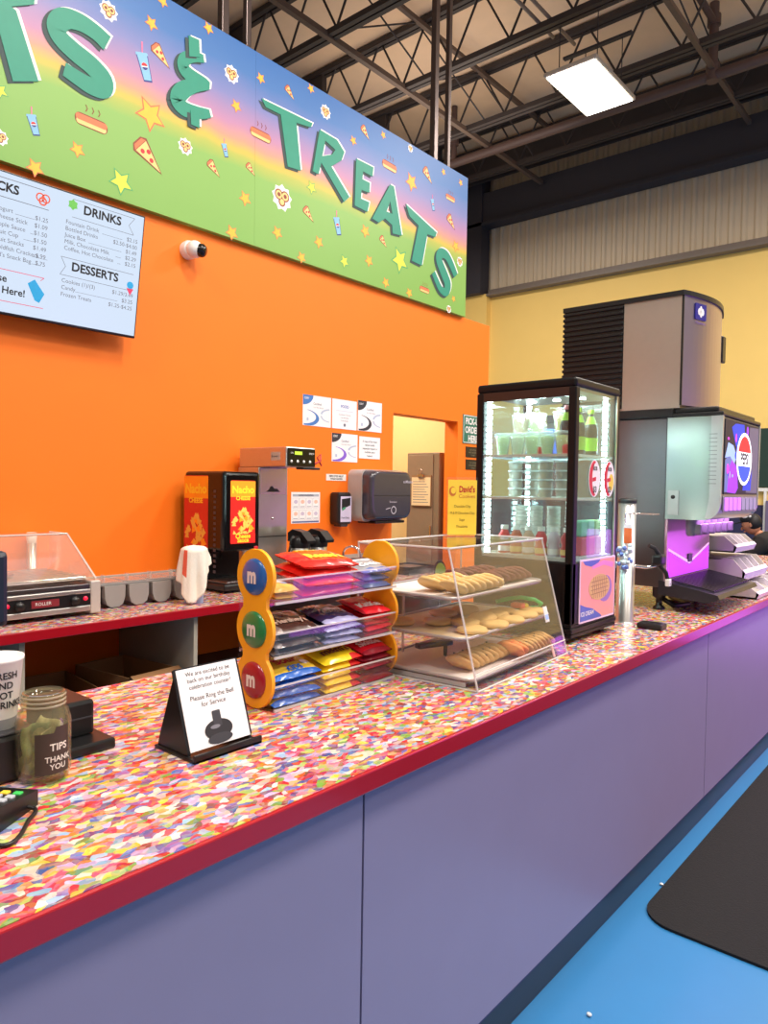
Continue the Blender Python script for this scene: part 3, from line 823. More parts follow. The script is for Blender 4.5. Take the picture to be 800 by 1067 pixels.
# bulging smoked cover
rows = []
for i in range(n + 1):
    t = i / n
    ins = .0 + .03 * t ** 3
    xx = WX + .14 + .09 * math.sin(t * PI / 2)
    rows.append([(xx, y_ + (ins if y_ < 4.17 else -ins) , z_ + (ins if z_ < 1.36 else -ins)) for y_, z_ in rrect(3.935, 4.415, 1.185, 1.55, .05 + .02 * t, 5)])
k = len(rows[0])
m.add([p for r_ in rows for p in r_], [(i * k + j, i * k + (j + 1) % k, (i + 1) * k + (j + 1) % k, (i + 1) * k + j) for i in range(n) for j in range(k)], 0, True)
m.add(rows[-1], [tuple(range(k))], 0, False)
m.build('cover', SMOKE, pd)
m = MB(); m.prism([(.0, .172), (.42, .172), (.42, .175), (.0, .175)], (WX + .2305, 3.965, 1.19), Y3, Z3, X3, 0, .0005)
m.text('enMotion', .03, (WX + .2305, 4.30, 1.46), Y3, Z3, X3, .0008, 1, bold=.01)
m.text('Enmotion', .022, (WX + .2305, 4.14, 1.31), Y3, Z3, X3, .0008, 1)
m.prism([circ(.03, .03, .03, n=16), circ(.03, .03, .024, n=16)], (WX + .2305, 4.16, 1.225), Y3, Z3, X3, 0, .0008, 1)
m.prism([(0, .035), (.05, .045), (.05, .05), (0, .04)], (WX + .2305, 4.10, 1.225), Y3, Z3, X3, 0, .0008, 1)
m.build('cover_print', [BLACK, mat('towel_print', (196, 192, 204), .5)], pd)
MB().box(WX + .02, WX + .2, 4.02, 4.36, 1.155, 1.175, b=.005).build('paper_slot', BLACK, pd)

def pick(m, y0, y1, z0, z1, x):
    m.prism([rrect(.006, y1 - y0 - .006, .006, z1 - z0 - .006, .01), rrect(.012, y1 - y0 - .012, .012, z1 - z0 - .012, .008)], (x, y0, z0), Y3, Z3, X3, 0, .0005, 0)
    for i, t in enumerate(('PICK-UP', 'ORDERS', 'HERE')):
        m.text(t, .082, (x, (y0 + y1) / 2, z1 - .085 - i * .078), Y3, Z3, X3, .0008, 0, 'CENTER', bold=.03, sx=.82)
wall_sheet('pick_up_sign', 5.42, 5.74, 1.835, 2.095, 'green sign reading PICK-UP ORDERS HERE between doorway and drinks fridge', 'sign', None, [mat('sign_green', (28, 112, 92), .4), WHITE], pick, t=.006)
def plq(m, y0, y1, z0, z1, x):
    for i, t in enumerate(('NO OUTSIDE', 'FOOD OR DRINK', 'PLEASE')):
        m.text(t, .018, (x, (y0 + y1) / 2, z1 - .035 - i * .024), Y3, Z3, X3, .0008, 0, 'CENTER')
wall_sheet('wall_plaque', 5.475, 5.70, 1.712, 1.808, 'black plaque directly under the green PICK-UP sign', 'plaque', 'black plaques', [BLACK, mat('plaque_gold', (150, 140, 110), .5)], plq, t=.005)
wall_sheet('wall_plaque', 5.478, 5.705, 1.60, 1.692, 'lower of the two black plaques under the green sign', 'plaque', 'black plaques', [BLACK, MATS['plaque_gold']], plq, t=.005)

# store room: grey metal cabinet with a clipboard
cb = thing('metal_cabinet', 'brown-grey metal cabinet seen through the doorway', 'cabinet', (-4.12, 5.55, 0))
MB().box(-4.31, -3.935, 5.40, 5.69, 0, 1.755, b=.006).build('body', mat('taupe_metal', (136, 116, 92), .45), cb)
MB().box(-4.295, -4.0, 5.392, 5.40, .05, 1.735, b=.003).build('door', mat('taupe_metal_door', (142, 122, 98), .45), cb)
MB().box(-4.02, -4.005, 5.37, 5.392, .95, 1.08, b=.004).build('handle', CHROME, cb)
cl = thing('clipboard', 'clipboard with a paper sheet hung on the grey cabinet', 'clipboard', (-4.13, 5.388, 1.25))
MB().box(-4.24, -4.012, 5.380, 5.391, 1.255, 1.545).build('board', mat('clip_board', (150, 116, 80), .6), cl)
m = MB(); m.box(-4.236, -4.018, 5.377, 5.380, 1.262, 1.525)
for i in range(9): m.box(-4.22, -4.04 - .02 * (i % 3), 5.3764, 5.377, 1.29 + i * .024, 1.295 + i * .024, mi=1)
m.build('paper_sheet', [mat('cream_sheet', (236, 214, 166), .7), GREYINK], cl)
MB().box(-4.16, -4.09, 5.362, 5.380, 1.525, 1.555, b=.004).tube([(-4.13, 5.37, 1.55), (-4.11, 5.37, 1.585), (-4.13, 5.37, 1.605), (-4.15, 5.37, 1.585)], .004).build('clip', CHROME, cl)

# ================================================================ counters
fc = thing('serving_counter', 'long front serving counter with confetti laminate top and lavender panels', 'counter', (-1.35, 2.0, 0))
FZ = .88
MB().box(-1.80, -.905, -1.6, 7.0, FZ - .038, FZ).build('worktop', CONF, fc)
MB().box(-.905, -.895, -1.6, 7.0, FZ - .040, FZ + .0005, b=.003).build('red_edging', REDEDGE, fc)
for a, b in ((-1.6, -1.165), (-1.159, 1.043), (1.049, 3.245), (3.251, 5.45), (5.456, 7.0)):
    MB().box(-.955, -.93, a, b, .112, FZ - .04).build('front_panel', LAV, fc)
MB().box(-.95, -.935, -1.6, 7.0, .1, FZ - .04).build('panel_backing', SEAM, fc)
MB().box(-.975, -.945, -1.6, 7.0, 0, .112).build('toe_kick', KICK, fc)
MB().box(-1.78, -1.75, -1.6, 7.0, 0, FZ - .04).build('rear_panel', mat('counter_rear', (150, 140, 130), .6), fc)
bc = thing('back_counter', 'lower back counter with confetti top along the orange wall', 'counter', (-3.3, 1.5, 0))
BZ = .82
MB().box(-3.70, -2.965, -1.6, 4.30, BZ - .036, BZ).build('worktop', CONF, bc)
MB().box(-2.965, -2.953, -1.6, 4.30, BZ - .042, BZ + .0005, b=.003).build('red_edging', REDEDGE, bc)
MB().box(-3.699, -3.682, -1.6, 4.30, BZ, BZ + .10, b=.002).build('backsplash', mat('grey_splash', (176, 166, 156), .5, noise=.1, nscale=60), bc)
GP = mat('grey_divider', (176, 166, 150), .6)
for y in (-.6, 1.27, 2.10, 3.2, 4.27):
    MB().box(-3.69, -2.99, y - .011, y + .011, .0, BZ - .036).build('divider', GP, bc)
MB().box(-3.69, -3.02, -1.6, 4.27, .36, .385).build('lower_shelf', mat('shelf_brown', (84, 60, 48), .6), bc)
for (x, y, w_, l_, h, lab, rz) in ((-3.3, 1.91, .22, .14, .125, 'low open brown cardboard box under back counter beside the grey divider', .1), (-3.32, 1.50, .26, .20, .09, 'flat brown box under back counter on the left', -.1)):
    b = thing('cardboard_box', lab, 'box', (x, y, .385), rz)
    CB = mat('cardboard', (150, 108, 70), .8, noise=.08)
    m = MB(); t = .005
    m.box(-w_, w_, -l_, -l_ + t, 0, h).box(-w_, w_, l_ - t, l_, 0, h).box(-w_, -w_ + t, -l_, l_, 0, h).box(w_ - t, w_, -l_, l_, 0, h).box(-w_, w_, -l_, l_, 0, t)
    m.build('carton', CB, b, world=False)
    m = MB(); m.box(w_ - .002, w_ + .07, -l_, l_, h - .01, h - .006, rot=Matrix.Rotation(.5, 3, 'Y')).build('flap', CB, b, world=False)
tag(MB().box(-3.12, -3.04, 2.02, 2.08, .385, .47, b=.006).build('yellow_carton', mat('yellow_card', (236, 206, 40), .5)), 'small yellow carton under back counter beside the grey divider', 'carton')

# floor mat
m = MB()
m.prism(rrect(-.875, 1.3, 2.36, 7.4, .11, 7), (0, 0, 0), X3, Y3, Z3, .001, .010)
fm = tag(m.build('floor_mat', MATBLK), 'large black carpet mat with rounded corners on blue floor', 'mat')
for i, (x, y, lab) in enumerate(((-.80, 1.83, 'tiny white paper scrap on blue floor nearest the camera'), (-.885, 2.62, 'tiny white paper scrap on blue floor beside the mat edge'))):
    tag(MB().ell((x, y, .005), (.008, .006, .005), n=7, m=5).build('paper_scrap', WHITE), lab, 'scrap', 'paper scraps on the floor')

# ================================================================ back counter equipment
# roller grill with sneeze guard
rg = thing('roller_grill', 'stainless hot dog roller grill with clear sneeze guard on back counter', 'grill', (-3.4, 1.3, BZ))
gx0, gx1, gy0, gy1 = -3.62, -3.13, .95, 1.682
MB().box(gx0, gx1 - .01, gy0 + .04, gy1 - .045, BZ + .03, BZ + .145, b=.004).build('body', SSDARK, rg)
for y0, y1 in ((gy0, gy0 + .045), (gy1 - .048, gy1)):
    MB().box(gx0, gx1, y0, y1, BZ + .008, BZ + .158, b=.006).build('end_panel', mat('grill_end_grey', (206, 198, 190), .4, .3), rg)
m = MB(); m.box(gx1 - .012, gx1 - .004, gy0 + .045, gy1 - .048, BZ + .05, BZ + .10)
m.build('control_panel', BLACK, rg)
m = MB(); m.box(gx1 - .03, gx1, gy0 + .045, gy1 - .048, BZ + .022, BZ + .048, b=.004).box(gx1 - .03, gx1 - .002, gy0 + .045, gy1 - .048, BZ + .102, BZ + .122, b=.004)
m.build('front_rail', SSTEEL, rg)
for y in (1.20, 1.32, 1.56):
    MB().lathe((gx1 - .004, y, BZ + .075), [(.02, 0), (.018, .02), (.0, .021)], axis=X3).build('control_knob', BLACK, rg)
m = MB()
for y in (1.27, 1.61, 1.15): m.lathe((gx1 - .004, y, BZ + .08), [(.010, 0), (.009, .006), (0, .008)], axis=X3, mi=0)
m.box(gx1 - .004, gx1 - .002, 1.37, 1.49, BZ + .06, BZ + .092, mi=1).text('ROLLER', .02, (gx1 - .002, 1.385, BZ + .07), Y3, Z3, X3, .001, 2)
m.build('indicator', [mat('red_lamp', (230, 30, 70), .3, emit=(255, 20, 60), estr=.6), mat('grill_plate', (130, 40, 50), .4), WHITE], rg)
for i in range(8):
    x = gx0 + .05 + i * .055
    MB().cyl((x, gy0 + .045, BZ + .168), (x, gy1 - .048, BZ + .168), .012, n=12).build('roller', CHROME, rg)
m = MB()
# front glass leans back from the front rail to a flat top
t = .005
A = [(-3.14, .165), (-3.36, .352)]
m.prism([(gx1 - .012, BZ + .165), (-3.42, BZ + .355), (-3.42 - .006, BZ + .352), (gx1 - .02, BZ + .163)], (0, gy0 + .02, 0), X3, Z3, (0, 1, 0), 0, gy1 - gy0 - .04)
m.box(-3.60, -3.42, gy0 + .02, gy1 - .02, BZ + .350, BZ + .355)
m.prism([(gx1 - .012, BZ + .16), (-3.42, BZ + .355), (-3.60, BZ + .355), (-3.60, BZ + .16)], (0, gy1 - .02, 0), X3, Z3, Y3, 0, .005)
m.prism([(gx1 - .012, BZ + .16), (-3.42, BZ + .355), (-3.60, BZ + .355), (-3.60, BZ + .16)], (0, gy0 + .02, 0), X3, Z3, Y3, 0, .005)
m.build('sneeze_guard', clear('guard_acrylic', (250, 246, 242), .04, body=.10, body_rgb=(255, 236, 224)), rg)
m = MB()
m.tube([(gx1 - .014, gy1 - .017, BZ + .165), (-3.42, gy1 - .017, BZ + .355), (-3.60, gy1 - .017, BZ + .355)], .005, n=6).tube([(-3.42, gy0 + .02, BZ + .357), (-3.42, gy1 - .018, BZ + .357)], .004, n=6)
m.build('guard_edge', ACREDGE, rg)
for i, (y, x) in enumerate(((1.06, -3.35), (1.30, -3.30))):
    tag(MB().ell((x, y, BZ + .192), (.017, .07, .014), n=10, m=8).build('sausage', mat('sausage_brown', (150, 70, 44), .4)), 'brown sausage on the grill rollers, ' + ('left one' if i == 0 else 'right one'), 'sausage', 'sausages on the roller grill')
tp = thing('tongs_cup', 'small white cup with tongs behind the grill guard', 'cup', (-3.652, 1.58, BZ))
MB().lathe((-3.655, 1.60, BZ), [(.022, 0), (.024, .30), (.0, .301)], n=14).build('holder', SSTEEL, tp)
MB().lathe((-3.655, 1.60, BZ + .30), [(.022, 0), (.026, .05), (.022, .052)], n=14).build('cup', WHITE, tp)

# condiment caddy: rail with four tubs
cd = thing('condiment_caddy', 'grey condiment caddy holding four hanging tubs on the back counter', 'caddy', (-3.32, 2.0, BZ))
GREYT = mat('grey_tub', (150, 146, 142), .45)
m = MB()
m.box(-3.43, -3.25, 1.735, 2.27, BZ + .105, BZ + .120, b=.005)
m.box(-3.42, -3.26, 1.74, 1.75, BZ, BZ + .11).box(-3.42, -3.26, 2.255, 2.265, BZ, BZ + .11)
m.build('rail_frame', mat('grey_rail', (132, 128, 126), .45), cd)
for i in range(4):
    y = 1.812 + i * .128
    m = MB()
    prof = [(-.054, .108), (-.052, .05), (-.042, .02), (-.02, .005), (.02, .005), (.042, .02), (.052, .05), (.054, .108)]
    m.prism(prof, (-3.40, y, BZ), Y3, Z3, X3, 0, .165)
    m.build('tub', GREYT, cd)
    m = MB(); m.box(-3.425, -3.25, y - .057, y + .057, BZ + .121, BZ + .126, b=.003).box(-3.37, -3.34, y - .003, y + .003, BZ + .126, BZ + .15)
    m.build('clear_lid', clear('lid_acrylic', (245, 245, 245), .05, body=.25, body_rgb=(230, 226, 222)), cd)

# towel draped over a blue tub
tb = thing('sanitizer_tub', 'small blue-grey plastic tub under the white towel', 'tub', (-3.10, 2.18, BZ))
MB().lathe((-3.12, 2.18, BZ), [(.046, 0), (.054, .20), (.055, .268), (.050, .268), (.042, .01), (0, .01)], n=20).build('bucket', mat('tub_blue', (150, 158, 190), .4), tb)
def cloth():
    m = MB()
    nu, nv = 56, 30
    vs = []
    cx, cy = -3.12, 2.18
    for j in range(nv + 1):
        for i in range(nu):
            th = 2 * PI * i / nu
            dt = math.atan2(math.sin(th - R(-42)), math.cos(th - R(-42)))       # away from the hanging corner
            hem = .29 - .115 * min(1, abs(dt) / 1.15) ** 1.1 - .05 * max(0, abs(dt) - 1.15) - (.05 if dt > .75 else 0) * min(1, (dt - .75) * 3)
            t = j / nv
            if t < .25:
                r = .06 * (t / .25); z = .288 - .012 * (t / .25) ** 2 + .006 * math.sin(th * 3) * (t / .25)
            else:
                f = (t - .25) / .75
                z = .276 - f * (hem - .0)
                r = .0625 + .012 * f + (.010 * math.sin(th * 5 + .8) + .006 * math.sin(th * 9 + 2)) * min(1, f * 1.6)
            vs.append((cx + r * math.cos(th), cy + r * math.sin(th), BZ + max(.008, z)))
    fs = [(j * nu + i, j * nu + (i + 1) % nu, (j + 1) * nu + (i + 1) % nu, (j + 1) * nu + i) for j in range(nv) for i in range(nu)]
    m.add(vs, fs, 0, True)
    return m
tw = tag(cloth().build('towel', mat('terry_white', (244, 236, 222), .95, noise=.06, nscale=120, bump=.25)), 'white towel with a red stripe draped over blue tub on back counter', 'towel')
so = tw.modifiers.new('thick', 'SOLIDIFY'); so.thickness = .004
tw.data.materials.append(mat('towel_red', (226, 96, 70), .95))
for p in tw.data.polygons:
    if (p.index % 56) in (43, 44, 45) and 7 < p.index // 56 < 20: p.material_index = 1


# nacho cheese dispenser
nd = thing('nacho_dispenser', 'black nacho cheese dispenser with red and yellow picture panels', 'dispenser', (-3.44, 2.585, BZ))
nx0, nx1, ny0, ny1 = -3.62, -3.25, 2.455, 2.72
MB().box(nx0, nx1, ny0, ny1, 1.05, 1.50, b=.022, seg=3).box(nx0, -3.43, ny0 + .005, ny1 - .005, .84, 1.06, b=.01).build('body', BLACKG, nd)
MB().box(nx0, nx1 + .02, ny0, ny1, .835, .872, b=.01).build('base', BLACK, nd)
m = MB(); m.box(-3.42, nx1 + .012, ny0 + .02, ny1 - .02, .872, .885, b=.003)
for i in range(8): m.box(-3.41, nx1 + .005, ny0 + .035 + i * .026, ny0 + .045 + i * .026, .885, .888, mi=0)
m.build('drip_tray', SSDARK, nd)
MB().lathe((-3.31, 2.66, .98), [(.012, 0), (.014, .03), (.02, .075)], n=14).build('nozzle', WHITE, nd)
MB().box(nx1 - .001, nx1 + .006, 2.672, 2.70, 1.045, 1.075, b=.003).build('push_button', mat('button_red', (210, 36, 48), .35), nd)
NM = [mat('nacho_red', (206, 44, 36), .35, noise=.1, nscale=9), mat('nacho_yellow', (250, 200, 44), .35), mat('nacho_chip', (232, 176, 70), .5, noise=.12, nscale=60), mat('nacho_cheese', (246, 150, 30), .35), mat('nacho_dark', (120, 50, 20), .4)]
NLIT = [mat('nacho_lit_red', (214, 40, 32), .35, emit=(214, 40, 32), estr=.35), mat('nacho_lit_yellow', (252, 206, 50), .35, emit=(252, 206, 50), estr=.45), mat('nacho_lit_chip', (236, 196, 90), .5, emit=(236, 190, 80), estr=.35), mat('nacho_lit_cheese', (250, 160, 40), .35, emit=(250, 150, 30), estr=.4), NM[4]]
def nacho_art(m, W, H, O, u, n):
    rr = random.Random(3)
    m.prism(rrect(0, W, 0, H, .01), O, u, Z3, n, 0, .001, 0)
    m.prism([(.0, H * .74), (W, H * .74), (W, H - .004), (0, H - .004)], O, u, Z3, n, .001, .0012, 3)
    m.prism([(.0, H * .62), (W, H * .66), (W, H * .74), (0, H * .74)], O, u, Z3, n, .001, .0013, 0)
    m.text('Nacho', W * .33, (Vector(O) + Vector(u) * W * .5 + Vector((0, 0, H * .80))), u, Z3, n, .002, 1, 'CENTER', bold=.04)
    m.text('CHEESE', W * .17, (Vector(O) + Vector(u) * W * .5 + Vector((0, 0, H * .69))), u, Z3, n, .002, 1, 'CENTER', bold=.04)
    for i in range(46):
        y = rr.random(); a = rr.uniform(0, 6.28)
        hw = (.42 if y < .55 else .42 * (1.05 - y) / .5) * W
        cx = W / 2 + rr.uniform(-1, 1) * hw * .9; cz = H * (.14 + .40 * y)
        s = W * .11
        m.prism([(max(.003, min(W - .003, cx + s * math.cos(a + k * 2.094))), cz + s * math.sin(a + k * 2.094)) for k in range(3)], O, u, Z3, n, .0014 + i * 2e-5, .0016 + i * 2e-5, 2 if i % 4 else 3)
    m.prism([(0, 0), (W, 0), (W, H * .15), (0, H * .15)], O, u, Z3, n, .003, .0032, 0)
    m.text('Cheese', W * .2, (Vector(O) + Vector(u) * W * .5 + Vector((0, 0, H * .085))), u, Z3, n, .0034, 1, 'CENTER', bold=.04)
    m.text('Sauce', W * .2, (Vector(O) + Vector(u) * W * .5 + Vector((0, 0, H * .02))), u, Z3, n, .0034, 1, 'CENTER', bold=.04)
m = MB(); nacho_art(m, .175, .355, (nx1, 2.505, 1.095), Y3, X3); m.build('front_picture', NLIT, nd)
m = MB(); nacho_art(m, .23, .50, (nx0 + .005, ny0 - .0005, .975), X3, (0, -1, 0)); m.build('side_picture', NM, nd)
m = MB()
for i in range(16):
    m.box(nx1 - .085, nx1 - .065, ny0 - .0015, ny0 + .002, .93 + i * .03, .945 + i * .03, mi=0)
m.build('vent_slots', DKGREY, nd)

# coffee brewer
cf = thing('coffee_brewer', 'tall stainless coffee brewer with black control head', 'coffee machine', (-3.4, 2.95, BZ))
MB().box(-3.64, -3.205, 2.872, 3.108, 1.535, 1.655, b=.006).build('head', SSTEEL, cf)
m = MB(); m.box(-3.205, -3.20, 2.882, 3.104, 1.542, 1.648, b=.002).build('control_panel', BLACKG, cf)
m = MB(); m.box(-3.20, -3.199, 2.935, 2.995, 1.61, 1.63)
for i, y in enumerate((2.91, 2.96, 3.01, 3.06)): m.lathe((-3.20, y, 1.57), [(.009, 0), (.008, .003), (0, .004)], axis=X3, n=12, mi=1)
m.text('BREW', .016, (-3.199, 3.05, 1.615), Y3, Z3, X3, .001, 1).text('ON', .014, (-3.199, 2.9, 1.615), Y3, Z3, X3, .001, 1)
m.build('display', [mat('lcd_green', (170, 200, 60), .4, emit=(180, 210, 60), estr=.7), WHITE], cf)
MB().box(-3.34, -3.26, 2.8705, 2.872, 1.575, 1.625).text('Brewer', .02, (-3.335, 2.8705, 1.594), X3, Z3, (0, -1, 0), .0008, 1).build('name_plate', [mat('plate_grey', (190, 180, 170), .4), INK], cf)
MB().box(-3.65, -3.453, 2.872, 3.108, BZ + .03, 1.535, b=.004).build('column', SSTEEL, cf)
MB().box(-3.65, -3.43, 2.868, 3.112, BZ, BZ + .035, b=.006).build('base', BLACK, cf)
MB().box(-3.453, -3.4515, 2.882, 3.098, 1.37, 1.53, b=.0005).build('access_panel', mat('panel_pinkish_steel', (214, 196, 206), .22, .85), cf)
MB().box(-3.4535, -3.4515, 2.876, 3.104, 1.105, 1.111).build('panel_joint', SSDARK, cf)
m = MB(); m.prism([(-.06, 0), (.055, 0), (.03, .02), (.005, .02), (-.005, .035), (-.025, .034), (-.035, .015)], (-3.4515, 2.99, 1.385), Y3, Z3, X3, 0, .001)
m.build('logo_print', BLACK, cf)
MB().lathe((-3.453, 2.985, 1.22), [(.009, 0), (.008, .004), (0, .005)], axis=X3, n=12).build('lock', CHROME, cf)
MB().box(-3.205, -3.14, 2.95, 3.09, 1.522, 1.536, b=.004).build('brew_rail', BLACK, cf)
tag(MB().tube([(-3.197, 3.10, 1.56), (-3.18, 3.13, 1.58), (-3.19, 3.14, 1.62), (-3.2, 3.12, 1.60), (-3.19, 3.15, 1.55)], .006, n=6).build('red_tag', mat('tag_red', (200, 60, 60), .5)), 'small red and white tag hanging at the brewer control head', 'tag')
# airpots
def airpot(y, x, label):
    t = thing('airpot', label, 'airpot', (x, y, BZ), group='airpots on the back counter')
    c = (x, y, BZ)
    MB().lathe(c, [(.055, 0), (.058, .01), (.058, .235), (.05, .245)], n=24).build('body', SSTEEL, t)
    MB().lathe(c, [(.06, .225), (.062, .245), (.058, .275), (.045, .30), (.0, .305)], n=24).build('collar', BLACK, t)
    m = MB()
    m.prism([(-.07, .262), (.075, .262), (.105, .255), (.11, .272), (.05, .325), (-.03, .338), (-.07, .315)], (x, y - .034, BZ), X3, Z3, Y3, 0, .068)
    m.build('pump_head', BLACK, t)
    MB().tube([(x - .01, y - .066, BZ + .06), (x - .005, y - .08, BZ + .1), (x - .005, y - .08, BZ + .2), (x - .01, y - .064, BZ + .24)], .007, n=8).build('handle', BLACK, t)
    return t
airpot(3.055, -3.28, 'left steel airpot with a black pump head beside the coffee brewer')
airpot(3.205, -3.27, 'right steel airpot with a black pump head beside the coffee brewer')
# faucet behind the candy rack
fa = thing('faucet', 'chrome goose-neck faucet standing on back counter behind candy rack', 'faucet', (-3.35, 3.52, BZ))
MB().lathe((-3.35, 3.52, BZ), [(.024, 0), (.024, .01), (.014, .02), (.014, .05)], n=16).build('base', CHROME, fa)
MB().tube([(-3.35, 3.52, BZ + .04), (-3.35, 3.52, BZ + .15)] + [(-3.35 + .05 - .05 * math.cos(a), 3.52 + .03 - .03 * math.cos(a), BZ + .15 + .055 * math.sin(a)) for a in [PI * i / 10 for i in range(1, 11)]] + [(-3.25, 3.58, BZ + .12)], .0085, n=10).build('spout', CHROME, fa)
MB().tube([(-3.35, 3.5, BZ + .045), (-3.32, 3.45, BZ + .06)], .006).build('handle', CHROME, fa)

# ================================================================ drinks fridge
fx0, fx1, fy0, fy1 = -1.54, -1.131, 2.35, 2.73
fr = thing('display_fridge', 'tall black glass display fridge with bright lights on the front counter', 'fridge', (-1.335, 2.54, FZ))
FB = mat('fridge_black', (15, 15, 17), .38, noise=0, spec=.3)
ps = .030
MB().box(fx0, fx1, fy0, fy1, 1.785, 1.818, b=.01, seg=3).build('top_panel', FB, fr)
for x in (fx0, fx1 - ps):
    for y in (fy0, fy1 - ps):
        MB().box(x, x + ps, y, y + ps, .945, 1.785, b=.004).build('corner_post', FB, fr)
MB().box(fx0, fx1, fy0, fy1, .945, 1.168, b=.006).build('machine_housing', FB, fr)
m = MB()
m.box(fx0 - .004, fx1 + .004, fy0 - .004, fy1 + .004, .915, .935, b=.005).box(fx0, fx1, fy0, fy1, .935, .946, b=.003).box(fx0 - .002, fx1 + .002, fy0 - .002, fy1 + .002, .90, .914, b=.004)
m.build('base_rails', FB, fr)
for x in (fx0 + .03, fx1 - .05):
    for y in (fy0 + .03, fy1 - .05): MB().box(x - .015, x + .02, y - .015, y + .02, FZ, .902, b=.003).build('foot', BLACK, fr)
for (a, b, c, d) in ((fx0 + ps, fx1 - ps, fy0 + .004, fy0 + .008), (fx0 + ps, fx1 - ps, fy1 - .008, fy1 - .004), (fx0 + .004, fx0 + .008, fy0 + ps, fy1 - ps), (fx1 - .008, fx1 - .004, fy0 + ps, fy1 - ps)):
    MB().box(a, b, c, d, 1.17, 1.784).build('glass_pane', GLASS, fr)
m = MB()
m.box(fx0 + ps - .004, fx1 - ps + .004, fy0 + .001, fy0 + .005, 1.752, 1.785)
m.build('header_strip', mat('fridge_header', (52, 40, 36), .3), fr)
MB().box(fx1 - .004, fx1 + .001, fy1 - ps - .001, fy1 - ps + .008, 1.17, 1.785).build('door_edge', mat('door_edge_metal', (190, 186, 176), .3, .8), fr)
# inside lining at the top, and the light strips up the corners
MB().box(fx0 + .01, fx1 - .01, fy0 + .01, fy1 - .01, 1.774, 1.786).build('inner_ceiling', mat('fridge_ceiling', (150, 140, 122), .3, .5), fr)
LED = mat('led_white', (255, 255, 255), .4, noise=0, emit=(226, 250, 255), estr=22)
for (x, y) in ((fx0 + .036, fy0 + .036), (fx0 + .036, fy1 - .040), (fx1 - .042, fy1 - .040)):
    m = MB()
    for i in range(27):
        m.box(x - .007, x + .007, y - .007, y + .007, 1.182 + i * .022, 1.197 + i * .022)
    m.build('light_strip', LED, fr)
m = MB()
for i in range(3):
    for j in range(2): m.box(fx0 + .09 + i * .105, fx0 + .115 + i * .105, fy0 + .12 + j * .12, fy0 + .135 + j * .12, 1.770, 1.774)
m.build('ceiling_light_spot', LED, fr)
fl_ = area_lamp('fridge_lamp', (-1.335, 2.54, 1.768), .26, 3.0, (.88, .98, 1.0))
WIRE = mat('shelf_wire', (226, 236, 236), .25, .6, noise=0)
shelf_z = (1.180, 1.395, 1.552)
for z in shelf_z[1:]:
    m = MB(); m.box(fx0 + .02, fx1 - .02, fy0 + .02, fy1 - .02, z - .006, z - .002)
    m.build('glass_shelf', clear('shelf_glass', (236, 250, 248), .05, body=.22, body_rgb=(236, 246, 246)), fr)
    m = MB()
    for (a, b, c, d) in ((fx0 + .012, fx1 - .012, fy0 + .012, fy0 + .022), (fx0 + .012, fx1 - .012, fy1 - .022, fy1 - .012), (fx0 + .012, fx0 + .022, fy0 + .012, fy1 - .012), (fx1 - .022, fx1 - .012, fy0 + .012, fy1 - .012)):
        m.box(a, b, c, d, z - .009, z)
    m.build('shelf_rim', WIRE, fr)
MB().box(fx0 + .01, fx1 - .01, fy0 + .01, fy1 - .01, 1.168, 1.180).build('floor_plate', mat('fridge_floor', (210, 214, 214), .3, .3), fr)
# poster on the customer side of the housing
m = MB()
O = (fx1 + .001, 2.405, .94)
m.prism(rrect(0, .305, .005, .235, .006), O, Y3, Z3, X3, 0, .003, 0)
m.prism([(.006, .012), (.299, .012), (.299, .228), (.006, .228)], O, Y3, Z3, X3, .003, .0034, 1)
m.prism([(.006, .012), (.006, .075), (.05, .062), (.11, .050), (.18, .02), (.19, .012)], O, Y3, Z3, X3, .0034, .0038, 2)
m.prism([(.02, .228), (.04, .214), (.09, .205), (.15, .216), (.17, .228)], O, Y3, Z3, X3, .0034, .0038, 2)
m.prism([(.10, .195), (.2, .205), (.28, .19), (.29, .21), (.2, .222), (.1, .21)], O, Y3, Z3, X3, .0034, .0037, 5)
m.prism(circ(.215, .115, .062, .05, n=24), O, Y3, Z3, X3, .0034, .0038, 4)
m.prism(circ(.165, .125, .092, .048, n=30), O, Y3, Z3, X3, .0038, .0042, 3)
for i in range(8):
    m.prism([(.10 + i * .016, .085), (.104 + i * .016, .085), (.114 + i * .016, .165), (.110 + i * .016, .165)], O, Y3, Z3, X3, .0042, .0044, 6)
for i in range(4):
    m.prism([(.09, .10 + i * .015), (.24, .105 + i * .015), (.24, .108 + i * .015), (.09, .103 + i * .015)], O, Y3, Z3, X3, .0042, .0044, 6)
m.text('ICE CREAM', .022, (O[0], O[1] + .01, O[2] + .03), Y3, Z3, X3, .004, 7, bold=.02)
m.build('side_poster', [mat('poster_border', (240, 214, 236), .35), mat('poster_salmon', (252, 160, 142), .35, noise=.1, nscale=6), mat('poster_blue', (82, 104, 190), .35), mat('poster_gold', (216, 176, 92), .35), mat('poster_mauve', (150, 120, 180), .35), mat('poster_pink', (236, 140, 200), .35), mat('poster_bronze', (170, 126, 60), .4), WHITE], fr)
